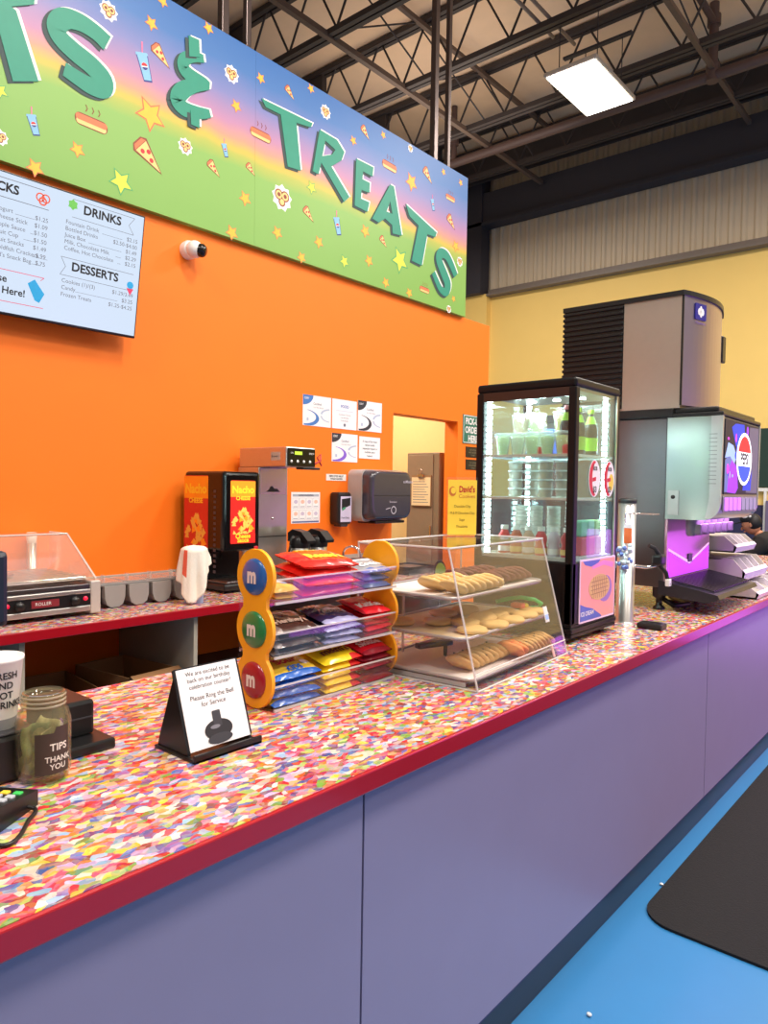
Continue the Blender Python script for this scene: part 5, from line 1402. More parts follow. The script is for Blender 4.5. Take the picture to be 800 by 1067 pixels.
for k, z in enumerate(TRZ):
    m = MB(); t = .003
    y0, y1 = 1.134, 1.583
    m.box(tx0, tx1, y0, y1, z, z + t)
    m.box(tx1 - t, tx1, y0, y1, z, z + .058)
    m.box(tx0, tx0 + t, y0, y1, z, z + .072)
    for y in ((1.30, 1.45) if k != 2 else (1.225, 1.445)):
        m.box(tx0 + t, tx1 - t, y - t / 2, y + t / 2, z + t, z + .055)
    tr = m.build('tray', ACR, ck)
    m = MB(); m.box(tx1 - .0035, tx1 + .0005, y0, y1, z + .056, z + .0595).box(tx1 - .004, tx1 + .001, y0, y1, z - .002, z + .004).box(tx0 - .001, tx0 + .004, y0, y1, z - .002, z + .004)
    if k == 2: m.box(tx0, tx0 + .004, y0, y1, z + .070, z + .075)
    m.build('tray_edge', ACREDGE, tr)
m = MB(); m.box(tx0 - .004, tx0 - .001, 1.134, 1.583, FZ, 1.21)
m.build('back_sheet', ACR, ck)

# candy bags
def pil(W, L, T, a, b):
    u = min(1, abs(2 * a / W)); v = min(1, abs(2 * b / L))
    return T / 2 * (max(0, 1 - u ** 3.0) ** .6) * (max(0, 1 - v ** 3.5) ** .6) + .0008
def bag_mesh(W, L, T, seed, bands):
    rr = random.Random(seed)
    m = MB(); nu, nv = 14, 16
    ph = [rr.uniform(0, 6) for _ in range(4)]
    def wr(a, b, s): return .0016 * math.sin(a * 150 + ph[0] + b * 60) * math.sin(b * 95 + ph[1]) + .0012 * math.sin(b * 210 + a * 80 + ph[2])
    def edge(a, b):
        return a * (1 - .06 * (1 - abs(2 * b / L)) * 0) , b
    for sgn in (1, -1):
        vs = []
        for j in range(nv + 1):
            for i in range(nu + 1):
                a = (i / nu - .5) * W; b = (j / nv - .5) * L
                z = pil(W, L, T, a, b)
                z = sgn * z + (wr(a, b, sgn) * min(1, z / (T * .3)) if sgn > 0 else wr(a, b, sgn) * .7)
                vs.append((a, b * (1 - .03 * abs(2 * a / W) ** 2), z))
        for j in range(nv):
            for i in range(nu):
                q = (j * (nu + 1) + i, j * (nu + 1) + i + 1, (j + 1) * (nu + 1) + i + 1, (j + 1) * (nu + 1) + i)
                n0 = len(m.v)
                m.add([vs[k] for k in q], [(0, 1, 2, 3)] if sgn > 0 else [(3, 2, 1, 0)], bands(i / nu, j / nv, sgn), True)
    return m
def weld(o):
    bm = bmesh.new(); bm.from_mesh(o.data)
    bmesh.ops.remove_doubles(bm, verts=bm.verts, dist=1e-5)
    bm.to_mesh(o.data); bm.free()
def make_bag(name, label, cat, group, mtx, W, L, T, mats, bands, texts, seed=1, shapes=()):
    t = thing(name, label, cat, group=group, mtx=mtx)
    o = bag_mesh(W, L, T, seed, bands).build('wrapper', mats, t, world=False); weld(o)
    m = MB()
    pf = lambda oa, ob: (lambda a, b: pil(W, L, T, oa + a, ob + b) + .0018)
    for (poly, x, y, mi, off) in shapes:
        # dense fan over the pillow
        c = (sum(p[0] for p in poly) / len(poly), sum(p[1] for p in poly) / len(poly))
        vs = []
        for r_ in (0, .35, .7, 1):
            for p in poly:
                a, b = x + c[0] + (p[0] - c[0]) * r_, y + c[1] + (p[1] - c[1]) * r_
                vs.append((a, b, pil(W, L, T, a, b) + .0012 + off))
        n = len(poly)
        m.add(vs, [(k * n + i, k * n + (i + 1) % n, (k + 1) * n + (i + 1) % n, (k + 1) * n + i) for k in range(3) for i in range(n)], mi, True)
    for (s, size, x, y, mi) in texts:
        m.text(s, size, (x, y, 0), X3, Y3, Z3, .0003, mi, 'CENTER', bold=.045, fn=pf(x, y))
    if m.v: m.build('printing', mats, t, world=False)
    return t
def lay(x, y, z, rz=0.0, tx=0.0, ty=0.0):
    # local u -> +Y, local v -> -X (into the rack), up -> Z
    B = Matrix(((0, -1, 0), (1, 0, 0), (0, 0, 1))).to_4x4()
    return Matrix.Translation((x, y, z)) @ Matrix.Rotation(tx, 4, 'X') @ Matrix.Rotation(ty, 4, 'Y') @ Matrix.Rotation(rz, 4, 'Z') @ B
POS = {2: ('topmost', 'bottom'), 3: ('topmost', 'middle', 'bottom'), 4: ('topmost', 'second from top', 'third from top', 'bottom'), 5: ('topmost', 'second from top', 'middle', 'fourth from top', 'bottom')}
def stack(name, what, cat, group, x, y, z0, n, T, dz, W, L, mats, bands, texts, shapes=(), ty=.12, jit=.05, seed=1):
    rr = random.Random(seed)
    first = None
    for i in range(n):
        k = n - 1 - i                                       # topmost first
        mx = lay(x + .004 + rr.uniform(-.006, .006) * (i > 0), y + rr.uniform(-.003, .003), z0 + .004 + T / 2 + k * dz * 1.18, rr.uniform(-jit, jit), rr.uniform(-.04, .04), ty)
        lab = POS[n][i] + ' ' + what if n > 1 else what
        if first is None:
            first = make_bag(name, lab, cat, group, mx, W, L, T * 1.1, mats, bands, texts, seed, shapes)
        else:
            dup(first, mx, lab)
def mm(n, c, r=.22, **k): return mat('wrap_' + n, c, r, noise=.05, nscale=30, **k)
GLD = mm('gold', (250, 196, 60))
# top tray
stack('candy_bag', 'red and orange peanut butter cup bag in the top tray stack', 'candy', 'red and orange bags in the top tray', -1.363, 1.335, TRZ[2] + .005, 4, .026, .019, .20, .122,
      [mm('reese_orange', (246, 96, 30)), mm('reese_red', (226, 44, 36)), GLD, mm('reese_yellow', (252, 226, 60))],
      lambda u, v, s: 1 if (u < .18 or u > .84 or v < .16 or v > .90) else 0,
      [("Reese's", .042, .005, -.028, 3), ('PEANUT', .022, -.01, .03, 3)], seed=4, ty=.20)
stack('candy_bag', 'silver and dark candy bag in the top tray beside the red bags', 'candy', 'silver bags in the top tray', -1.363, 1.512, TRZ[2] + .005, 3, .022, .017, .112, .118,
      [mm('silver', (196, 198, 206), .25, metal=.5), mm('silver_dark', (60, 52, 66)), mm('silver_white', (240, 240, 244)), mm('silver_blue', (90, 110, 170))],
      lambda u, v, s: 1 if v > .66 else (3 if v < .12 else 0),
      [('Cookies', .026, 0, -.03, 2)], [([(-.045, .012), (.045, .012), (.045, .022), (-.045, .022)], 0, 0, 2, 0)], seed=8, ty=.22)
stack('candy_packet', 'small white and gold candy packet at the left of the top tray', 'candy', 'white and gold packets in the top tray', -1.363, 1.18, TRZ[2] + .005, 2, .018, .014, .075, .12,
      [mm('gold2', (240, 190, 90)), mm('pearl', (240, 226, 214)), mm('gold_blue', (150, 160, 190))], lambda u, v, s: 1 if v > .4 else (2 if u > .6 and v > .2 else 0), [], seed=9, ty=.14)
# middle tray
stack('chocolate_bar', 'dark brown chocolate bar at the left of the middle tray', 'candy', 'dark bars in the middle tray', -1.363, 1.215, TRZ[1] + .005, 4, .020, .0145, .150, .118,
      [mm('cocoa', (74, 50, 44)), mm('cocoa_silver', (170, 160, 160), .25, metal=.5), mm('cocoa_cream', (226, 206, 190))], lambda u, v, s: 1 if (u < .08 or u > .92) else 0,
      [("Hershey's", .027, 0, -.03, 2)], [([(-.06, .03), (.06, .03), (.06, .034), (-.06, .034)], 0, 0, 2, 0)], seed=12, ty=.24)
stack('candy_bar', 'white and dark blue candy bar in the centre of the middle tray', 'candy', 'blue and white bars in the middle tray', -1.363, 1.375, TRZ[1] + .005, 4, .020, .0145, .135, .118,
      [mm('navy', (44, 40, 84)), mm('bar_white', (232, 230, 244)), mm('bar_lilac', (170, 170, 214))], lambda u, v, s: 1 if .34 < v < .58 and u > .25 else (2 if v < .12 else 0),
      [('Snack', .034, .01, -.018, 0), ('BAR', .024, -.03, .03, 1)], seed=15, ty=.22)
stack('candy_bar', 'bright red wafer bar at the right of the middle tray', 'candy', 'red bars in the middle tray', -1.363, 1.515, TRZ[1] + .005, 5, .018, .0125, .118, .118,
      [mm('kit_red', (222, 26, 44)), mm('kit_dark', (150, 20, 34)), mm('kit_white', (248, 240, 240))], lambda u, v, s: 1 if (u < .07 or u > .93) else 0,
      [('KitKat', .036, 0, -.03, 2)], seed=18, ty=.22)
# bottom tray
stack('candy_bag', 'blue and yellow candy bag at the left of the bottom tray', 'candy', 'blue and yellow bags in the bottom tray', -1.363, 1.215, TRZ[0] + .005, 4, .026, .0175, .158, .122,
      [mm('sour_blue', (40, 104, 200)), mm('sour_yellow', (244, 206, 70)), mm('sour_red', (220, 50, 60)), mm('sour_white', (244, 240, 236))], lambda u, v, s: 0 if (v > .75 or v < .10) else 1,
      [('Sour', .036, .0, -.012, 2), ('KIDS', .024, .0, -.045, 0)], [(circ(-.045, .02, .018, .012, n=12), 0, 0, 2, 0), (circ(.05, -.02, .015, .012, n=12), 0, 0, 3, 0), (circ(.02, .04, .05, .012, n=14), 0, 0, 3, 0)], seed=21, ty=.24)
stack('candy_bag', 'bright yellow chocolate peanut bag in the centre of the bottom tray', 'candy', 'yellow bags in the bottom tray', -1.363, 1.375, TRZ[0] + .005, 5, .024, .0155, .138, .122,
      [mm('pea_yellow', (250, 214, 36)), mm('pea_red', (216, 40, 40)), mm('pea_green', (120, 170, 50)), mm('pea_brown', (130, 70, 40))], lambda u, v, s: 1 if v > .88 or (v < .1 and u > .7) else 0,
      [("m&m's", .036, .0, -.03, 3)], [(circ(-.03, .03, .02, .016, n=14), 0, 0, 2, 0), (circ(.03, .035, .018, .014, n=14), 0, 0, 3, 0)], seed=24, ty=.24)
stack('candy_bag', 'red fruit candy bag at the right of the bottom tray', 'candy', 'red bags in the bottom tray', -1.363, 1.515, TRZ[0] + .005, 5, .024, .0155, .122, .122,
      [mm('skit_red', (206, 26, 42)), mm('skit_dark', (134, 22, 40)), mm('skit_white', (246, 240, 240)), mm('skit_purple', (110, 50, 110))], lambda u, v, s: 1 if v > .86 or v < .08 else 0,
      [('Skittles', .034, 0, -.03, 2)], [(circ(-.02, .035, .010, n=10), 0, 0, 3, 0), (circ(.02, .04, .010, n=10), 0, 0, 2, 0)], seed=27, ty=.24)

# ================================================================ cookie case (rotated a little)
cc = thing('cookie_case', 'clear acrylic slant-front cookie case with three shelves on the counter', 'display case', (-1.036, 1.615, FZ), R(3.6))
CW, CH, CD, CT = .60, .378, .415, .10
t = .005
def sl(z): return -CT * z / CH
m = MB()
m.box(-CD, 0, 0, CW, 0, t)
side = [(0, 0), (-CD, 0), (-CD, CH), (-CT, CH)]
m.prism(side, (0, 0, 0), X3, Z3, Y3, 0, t).prism(side, (0, CW - t, 0), X3, Z3, Y3, 0, t)
m.box(-CD, -CT, 0, CW, CH - t, CH)
m.prism([(0, 0), (-t, 0), (-CT - t, CH), (-CT, CH)], (0, t, 0), X3, Z3, Y3, 0, CW - 2 * t)
m.box(-CD, -CD + t, t, CW - t, t, CH - t)
m.build('case_shell', ACR, cc, world=False)
m = MB(); e = .0032
for y in (0.002, CW - .002):
    m.tube([(-.002, y, 0), (-CT - .002, y, CH)], e, n=5).tube([(-CT, y, CH), (-CD, y, CH)], e, n=5).tube([(-CD, y, 0), (-CD, y, CH)], e, n=5).tube([(0, y, .002), (-CD, y, .002)], e, n=5)
m.tube([(-CT, 0, CH), (-CT, CW, CH)], e, n=5).tube([(-CD, 0, CH), (-CD, CW, CH)], e, n=5).tube([(-.001, 0, .003), (-.001, CW, .003)], e, n=5)
m.tube([(-.012, 0, .045), (-.012, CW, .045)], e * .8, n=5)
m.build('case_edge', ACREDGE, cc, world=False)
MTR = cc.matrix_basis.copy()
TRAYS = ((.022, 'bottom'), (.130, 'middle'), (.238, 'top'))
WAX = mat('wax_paper', (242, 232, 226), .7)
for z, nm in TRAYS:
    tr = thing('cookie_tray', nm + ' paper-lined tray in the cookie case', 'tray', mtx=MTR @ Matrix.Translation((-.22, CW / 2, z)), group='trays in the cookie case')
    xf = sl(z) - .022; xb = -CD + .012
    a0, a1 = xb + .22, xf + .22
    # shelf slopes a little to the front
    m = MB(); hy = CW / 2 - .014
    slope = .03
    zz = lambda x: -slope * 0 * x
    m.prism(rrect(a0, a1, -hy, hy, .03, 5), (0, 0, 0), X3, Y3, Z3, -.006, -.002)
    m.build('shelf', clear('shelf_acrylic', (244, 240, 238), .05, body=.14, body_rgb=(220, 214, 212)), tr, world=False)
    m = MB(); pts = [(p[0], p[1], 0.002) for p in rrect(a0, a1, -hy, hy, .035, 6)]
    m.tube(pts + [pts[0]], .0042, n=6)
    m.build('rim', mat('tray_rim', (196, 190, 190), .3, .4), tr, world=False)
    m = MB(); m.prism(rrect(a0 + .006, a1 - .006, -hy + .006, hy - .006, .03, 5), (0, 0, 0), X3, Y3, Z3, -.001, .0005)
    if nm == 'top': m.v = [v for v in m.v]
    m.build('liner', WAX if nm != 'middle' else mat('liner_tan', (232, 206, 166), .7), tr, world=False)
    if nm == 'bottom':
        m = MB(); m.box(a0 + .1, a1 - .02, -hy - .001, -hy + .002, -.018, -.006); m.build('support', ACREDGE, tr, world=False)
# legs of the shelves
m = MB()
for z, nm in TRAYS[1:]:
    for y in (.10, .16): m.cyl((-.36, y, z - .1), (-.36, y, z - .008), .004, n=8)
m.build('shelf_support', ACREDGE, cc, world=False)

def cookie_mesh(r, h, seed, chip, base, chips=9):
    rr = random.Random(seed)
    m = MB(); n = 20
    ph = [rr.uniform(0, 6.28) for _ in range(3)]
    prof = [(0, 0), (.86, 0), (.98, .22), (1.0, .45), (.90, .78), (.6, .96), (.3, 1.0), (0, 1.02)]
    vs = [(0, 0, 0)]
    rings = prof[1:-1]
    for pr, pz in rings:
        for i in range(n):
            a = 2 * PI * i / n
            k = 1 + .035 * math.sin(3 * a + ph[0]) + .03 * math.sin(5 * a + ph[1])
            bz = 1 + .10 * math.sin(4 * a + ph[2] + pr * 5)
            vs.append((r * pr * k * math.cos(a), r * pr * k * math.sin(a), h * pz * (bz if pz > .3 else 1)))
    vs.append((0, 0, h * 1.0))
    fs = [(0, 1 + (i + 1) % n, 1 + i) for i in range(n)]
    for j in range(len(rings) - 1):
        for i in range(n):
            fs.append((1 + j * n + i, 1 + j * n + (i + 1) % n, 1 + (j + 1) * n + (i + 1) % n, 1 + (j + 1) * n + i))
    L = len(vs) - 1; b = 1 + (len(rings) - 1) * n
    fs += [(b + i, b + (i + 1) % n, L) for i in range(n)]
    m.add(vs, fs, 0, True)
    c = MB()
    for i in range(chips):
        a = rr.uniform(0, 6.28); d = r * math.sqrt(rr.uniform(.02, .75))
        c.ell((d * math.cos(a), d * math.sin(a), h * (.99 - .25 * (d / r) ** 3)), (r * rr.uniform(.07, .12), r * rr.uniform(.07, .12), r * .06), n=6, m=4)
    return m, c
def make_cookie(name, label, group, mtx, r, h, seed, mb, mc, chips, chipname):
    t = thing(name, label, 'cookie', group=group, mtx=mtx)
    a, b = cookie_mesh(r, h, seed, None, None, chips)
    a.build('dough', mb, t, world=False)
    if chips: b.build(chipname, mc, t, world=False)
    return t
def ck_m(x, y, z, tilt=0.0, ax='Y', rz=0.0): return MTR @ Matrix.Translation((x, y, z)) @ Matrix.Rotation(tilt, 4, ax) @ Matrix.Rotation(rz, 4, 'Z')
PALE = mat('dough_pale', (232, 194, 124), .75, noise=.12, nscale=50, bump=.2)
TAN = mat('dough_tan', (214, 168, 104), .75, noise=.12, nscale=50, bump=.2)
SUG = mat('dough_sugar', (226, 184, 112), .7, noise=.08, nscale=40)
CHOC = mat('dough_choc', (110, 54, 46), .7, noise=.2, nscale=50, bump=.2)
DCH = mat('chip_dark', (60, 32, 26), .4); WCH = mat('chip_white', (246, 230, 200), .5); RCH = mat('chip_red', (150, 60, 60), .4); RAIN = mat('frosting_orange', (250, 110, 60), .6, noise=.2, nscale=80)
def row(kind, what, group, tray_z, spots, r, h, mb, mc, chips, chipname, seed0):
    protos = []
    for i, (x, y, dz, tilt, rz) in enumerate(spots):
        lab = what(i, len(spots))
        mx = ck_m(x, y, tray_z + .001 + dz, tilt, 'X', rz)
        if len(protos) < 2: protos.append(make_cookie(kind, lab, group, mx, r, h, seed0 + i, mb, mc, chips, chipname))
        else: dup(protos[i % 2], mx, lab)
nth = lambda i: ORD[i] if i < 12 else str(i + 1) + 'th'
rr = random.Random(2)
# top tray: two leaning rows of pale cookies, then dark chocolate ones to the right
sp = [(-.125, .07 + .036 * i, .017, -.5, i * 1.3) for i in range(7)]
row('cookie', lambda i, n: 'pale white-chip cookie, ' + nth(i) + ' from the left in the top tray front row', 'white chip cookies in the top tray', .240, sp, .043, .016, PALE, WCH, 8, 'chips', 10)
sp = [(-.215, .09 + .038 * i, .017, -.5, i * 1.7) for i in range(5)]
row('cookie', lambda i, n: 'pale white-chip cookie, ' + nth(i) + ' from the left in the top tray rear row', 'white chip cookies in the top tray', .240, sp, .043, .016, PALE, WCH, 8, 'chips', 20)
sp = [(-.155, .345 + .038 * i, .017, -.5, i * 1.3) for i in range(6)]
row('cookie', lambda i, n: 'dark chocolate cookie, ' + nth(i) + ' from the left in the top tray front row', 'dark cookies in the top tray', .240, sp, .043, .016, CHOC, RCH, 7, 'chips', 30)
sp = [(-.25, .30 + .04 * i, .017, -.5, i * 1.9) for i in range(6)]
row('cookie', lambda i, n: 'dark chocolate cookie, ' + nth(i) + ' from the left in the top tray rear row', 'dark cookies in the top tray', .240, sp, .043, .016, CHOC, RCH, 7, 'chips', 40)
# middle tray: smooth sugar cookies lying flat, some overlapping
sp = [(-.32, .09, 0, 0, 0), (-.235, .165, 0, 0, 1), (-.30, .30, 0, 0, 2), (-.27, .385, .004, .12, 3), (-.16, .20, 0, 0, 1), (-.15, .285, .006, .15, 2), (-.155, .37, .004, .1, .5), (-.17, .46, 0, .05, 1.5), (-.09, .12, 0, 0, 2.5), (-.085, .24, 0, 0, 3.5), (-.085, .345, 0, 0, 4), (-.09, .45, 0, 0, 5), (-.10, .54, 0, 0, 1)]
wh = ['far left', 'second from the left at the back', 'third from the left at the back', 'rightmost at the back', 'leftmost of the centre line', 'second of the centre line', 'third of the centre line', 'rightmost of the centre line', 'leftmost along the front', 'second along the front', 'middle along the front', 'fourth along the front', 'rightmost along the front']
row('sugar_cookie', lambda i, n: 'smooth golden sugar cookie on the middle tray, ' + wh[i], 'sugar cookies on the middle tray', .132, sp, .046, .017, SUG, None, 0, '', 50)
# bottom tray: chocolate chip rows either side of the frosted one
sp = [(-.11, .085 + .030 * i, .019, -.6, i * 1.1) for i in range(8)]
row('cookie', lambda i, n: 'chocolate chip cookie, ' + nth(i) + ' from the left in the bottom tray left row', 'chip cookies in the bottom tray', .024, sp, .043, .016, TAN, DCH, 10, 'chips', 70)
sp = [(-.07, .385 + .027 * i, .020, -.65, i * 1.4) for i in range(7)]
row('cookie', lambda i, n: 'chocolate chip cookie, ' + nth(i) + ' from the left in the bottom tray right row', 'chip cookies in the bottom tray', .024, sp, .043, .016, TAN, DCH, 10, 'chips', 90)
for i, (y, lab) in enumerate(((.318, 'left orange-frosted cookie between the chip rows on the bottom tray'), (.345, 'right orange-frosted cookie between the chip rows on the bottom tray'))):
    make_cookie('frosted_cookie', lab, 'orange-frosted cookies', ck_m(-.07, y, .048, -.6, 'X', i), .045, .018, 110 + i, mat('dough_orange', (246, 150, 84), .7, noise=.15, nscale=60), RAIN, 16, 'frosting')
# black tongs handle on the bottom tray, looped green tongs hanging at the middle tray
tg = thing('black_scraper', 'black handled scraper lying across bottom tray of cookie case', 'utensil', mtx=MTR @ Matrix.Translation((-.25, .17, .024)))
MB().box(-.013, .013, -.065, .065, .036, .052, b=.004, rot=Matrix.Rotation(R(-20), 3, 'Z')).build('handle', BLACK, tg, world=False)
MB().box(.004, .014, .045, .055, .0, .04, b=.002).build('blade', BLACK, tg, world=False)
gt = thing('looped_tongs', 'bright green looped tongs lying at the right of the middle tray', 'tongs', mtx=MTR @ Matrix.Translation((-.14, .52, .158)))
MB().tube([(-.06, -.05, .01), (-.03, -.02, .02), (.0, .01, .024), (.04, .03, .018), (.055, .05, .004), (.04, .055, -.012), (.005, .04, -.016), (-.02, .02, -.012)], .007, n=8).build('loop', mat('tongs_green', (30, 190, 96), .35), gt, world=False)
MB().box(-.03, .015, -.01, .02, -.012, .006, b=.006).ell((.01, .02, -.004), (.014, .012, .010), mi=1, n=8, m=6).build('grip_tag', [mat('tag_coral', (244, 110, 92), .5), mat('tag_lemon', (250, 214, 70), .5)], gt, world=False)
pt = thing('price_tag', 'small white and blue price tag clipped to front of the cookie case', 'tag', mtx=MTR @ Matrix.Translation((sl(.155) + .003, .505, .135)))
MB().box(0, .002, -.014, .014, -.02, .03, rot=Matrix.Rotation(-.26, 3, 'Y'), piv=(0, 0, 0)).box(.002, .003, -.010, .010, -.012, .004, mi=1, rot=Matrix.Rotation(-.26, 3, 'Y'), piv=(0, 0, 0)).build('card', [WHITE, mat('tag_blue', (150, 180, 230), .5)], pt, world=False)
tag(MB().tube([MTR @ Vector((-.004, .475, .05)), MTR @ Vector((.002, .485, .012))], .004, n=8).build('case_handle', mat('handle_pink', (244, 206, 206), .4)), 'short pale pink pull handle at the foot of the cookie case front', 'handle')
# green-edged round card seen through the case
gc = thing('round_card', 'small oval lime green card with a black edge behind the cookie case', 'card', (-1.56, 2.154, FZ))
MB().lathe((-1.562, 2.156, FZ), [(.035, 0), (.035, .004), (.004, .008), (.004, .20), (0, .20)], n=18).build('stand', BLACK, gc)
m = MB(); fO = Vector((-1.558, 2.152, 1.118)); fu = Vector((.95, .31, 0)).normalized(); fn = fu.cross(Vector((0, 0, 1)))
m.prism(circ(0, 0, .024, .040, n=28), fO, fu, Z3, fn, -.002, .002, 0).prism(circ(.004, -.003, .020, .034, n=28), fO, fu, Z3, fn, .002, .003, 1)
m.build('face', [INK, mat('lime_card', (150, 206, 60), .5)], gc)
bt = thing('black_tray', 'low black tray on the back counter seen through the cookie case', 'tray', (-3.2, 4.04, BZ))
m = MB(); m.box(-3.32, -3.08, 3.90, 4.18, BZ, BZ + .006)
for (a_, b_, c_, d_) in ((-3.32, -3.315, 3.9, 4.18), (-3.085, -3.08, 3.9, 4.18), (-3.32, -3.08, 3.9, 3.905), (-3.32, -3.08, 4.175, 4.18)): m.box(a_, b_, c_, d_, BZ, BZ + .055)
m.build('box', BLACK, bt)
m = MB(); m.box(-3.30, -3.10, 3.92, 4.16, BZ + .006, BZ + .045, b=.004); m.build('brown_stack', mat('napkin_brown', (120, 92, 70), .8), bt)
# yellow flavour card standing on the case
dv = thing('flavour_card', "yellow card reading David's Cookies standing on top of the cookie case", 'card', (-1.41, 2.08, FZ + CH + .003))
du = Vector((.60, .80, 0)).normalized(); dn = du.cross(Vector((0, 0, 1)))
dO = Vector((-1.412, 2.076, FZ + CH + .004))
m = MB(); m.prism(rrect(-.052, .052, 0, .19, .003), dO, du, Z3, dn, -.002, 0, 0)
m.text("David's", .030, dO + du * .016 + Vector((0, 0, .148)), du, Z3, dn, .0006, 1, 'CENTER', bold=.03, sx=.66)
m.text('Cookies', .018, dO + du * .016 + Vector((0, 0, .128)), du, Z3, dn, .0006, 2, 'CENTER')
m.prism(circ(-.036, .15, .013, .017, n=16), dO, du, Z3, dn, 0, .0006, 2).prism(circ(-.033, .153, .009, .011, n=14), dO, du, Z3, dn, .0006, .001, 0)
for i, s in enumerate(('Chocolate Chip', 'M & M Chocolate Chip', 'Sugar', 'Macadamia')): m.text(s, .0125, dO + Vector((0, 0, .095 - i * .023)), du, Z3, dn, .0006, 3, 'CENTER', sx=.75)
m.build('card', [mat('card_yellow', (252, 212, 66), .5), mat('card_red', (200, 40, 40), .5), mat('card_orange', (210, 120, 50), .5), mat('card_brown', (110, 80, 30), .5)], dv)
m = MB(); m.prism(rrect(-.056, .056, -.001, .2, .004), dO, du, Z3, dn, -.006, -.003)
m.prism(rrect(-.056, .056, -.001, .004, .001), dO, du, Z3, dn, -.035, .03)
m.build('clear_holder', ACR, dv)

# ================================================================ till corner, left of the frame
jar = thing('tip_jar', 'glass mason tip jar stuffed with folded banknotes and a dark label', 'jar', (-1.318, .598, FZ))
JG = clear('jar_glass', (244, 242, 228), .03, body=.06, body_rgb=(230, 220, 190))
jc = (-1.318, .598, FZ)
MB().lathe(jc, [(.030, .0), (.043, .004), (.047, .02), (.047, .108), (.042, .126), (.037, .132), (.037, .158), (.034, .160), (.0335, .132), (.040, .122), (.044, .108), (.044, .012), (0, .008)], n=32).build('glass', JG, jar)
m = MB()
for z in (.138, .146, .154): m.lathe(jc, [(.0375, z - .002), (.0392, z), (.0375, z + .002)], n=32, cap=False)
m.build('screw_thread', clear('jar_thread', (240, 236, 220), .05, body=.35, body_rgb=(236, 226, 200)), jar)
lb = MB()
ang = [R(-42 + 76 * i / 14) for i in range(15)]
vs = []
for z in (.02, .094):
    for a in ang: vs.append((jc[0] + .0476 * math.cos(a), jc[1] + .0476 * math.sin(a), FZ + z + (.01 if z > .05 and a > 0 else 0)))
lb.add(vs, [(i, i + 1, 16 + i, 15 + i) for i in range(14)], 0, True)
def jl(s, size, a0, z):
    vs_, fs_ = text_geo(s, .02)
    lb.add([(jc[0] + .0479 * math.cos(a0 + x * size / .0479), jc[1] + .0479 * math.sin(a0 + x * size / .0479), FZ + z + y * size) for x, y in vs_], fs_, 1)
jl('TIPS', .018, R(-12), .062); jl('THANK', .014, R(-22), .042); jl('YOU', .014, R(-12), .028)
lb.build('label', [mat('jar_label', (66, 52, 44), .5), mat('jar_label_print', (230, 224, 214), .5)], jar)
rr = random.Random(9)
NOTE = [mat('banknote', (168, 164, 120), .7, noise=.25, nscale=90), mat('banknote_pale', (206, 198, 160), .7, noise=.2, nscale=90), mat('banknote_green', (128, 140, 96), .7, noise=.25, nscale=90)]
nl = ['against the front glass', 'on the left side', 'in the middle', 'on the right side', 'at the back', 'sticking up at the top', 'low at the bottom']
for i in range(7):
    a = i * 2.2; d = .018 * (i % 3 > 0)
    cx, cy, cz = jc[0] + d * math.cos(a), jc[1] + d * math.sin(a), FZ + .03 + .008 * i
    m = MB(); nu = 8
    vs = []
    for j in range(5):
        for k in range(nu + 1):
            u = (k / nu - .5) * .052; v = (j / 4 - .5) * .066
            w_ = .008 * math.sin(u * 150 + i) + .006 * math.sin(v * 90 + i * 2)
            vs.append((u, w_, v))
    rot = Matrix.Rotation(a, 3, 'Z') @ Matrix.Rotation(rr.uniform(-.5, .5), 3, 'Y')
    pts_ = []
    for q in vs:
        p = rot @ Vector(q) + Vector((cx, cy, cz))
        dd = Vector((p.x - jc[0], p.y - jc[1])); 
        if dd.length > .041: dd = dd.normalized() * .041
        pts_.append((jc[0] + dd.x, jc[1] + dd.y, min(max(p.z, FZ + .012), FZ + .112)))
    m.add(pts_, [(j * (nu + 1) + k, j * (nu + 1) + k + 1, (j + 1) * (nu + 1) + k + 1, (j + 1) * (nu + 1) + k) for j in range(4) for k in range(nu)], 0, True)
    o = tag(m.build('banknote', NOTE[i % 3]), 'crumpled banknote inside the tip jar, ' + nl[i], 'banknote', 'banknotes in the tip jar')
    s_ = o.modifiers.new('paper', 'SOLIDIFY'); s_.thickness = .0006
# black printer box behind the jar
pb = thing('card_machine_dock', 'black stepped box with a wide foot behind the tip jar', 'till device', (-1.46, .73, FZ))
MB().box(-1.56, -1.36, .655, .765, FZ, FZ + .022, b=.005).build('foot', BLACK, pb)
MB().box(-1.54, -1.415, .66, .748, FZ + .022, FZ + .094, b=.007).build('body', BLACK, pb)
MB().box(-1.416, -1.413, .665, .743, FZ + .058, FZ + .061).build('seam', DKGREY, pb)
pos = thing('till_box', 'black till box under the white cup at the left frame edge', 'till device', (-1.42, .50, FZ))
MB().box(-1.52, -1.335, .40, .600, FZ, FZ + .085, b=.008).build('body', BLACK, pos)
MB().box(-1.515, -1.34, .41, .595, FZ + .085, FZ + .09, b=.002).build('top_plate', DKGREY, pos)
cup = thing('paper_cup', 'white paper cup with black printed words on the black till box', 'cup', (-1.392, .545, FZ + .09))
c0 = (-1.392, .545, FZ + .0905)
MB().lathe(c0, [(.033, 0), (.045, .122), (.047, .124), (.047, .130), (.044, .130), (.032, .004), (0, .004)], n=28).build('body', WHITE, cup)
m = MB(); m.lathe(c0, [(.0333, .0), (.0352, .02)], n=28)
m.build('grey_band', mat('cup_grey', (150, 150, 154), .5), cup)
m = MB()
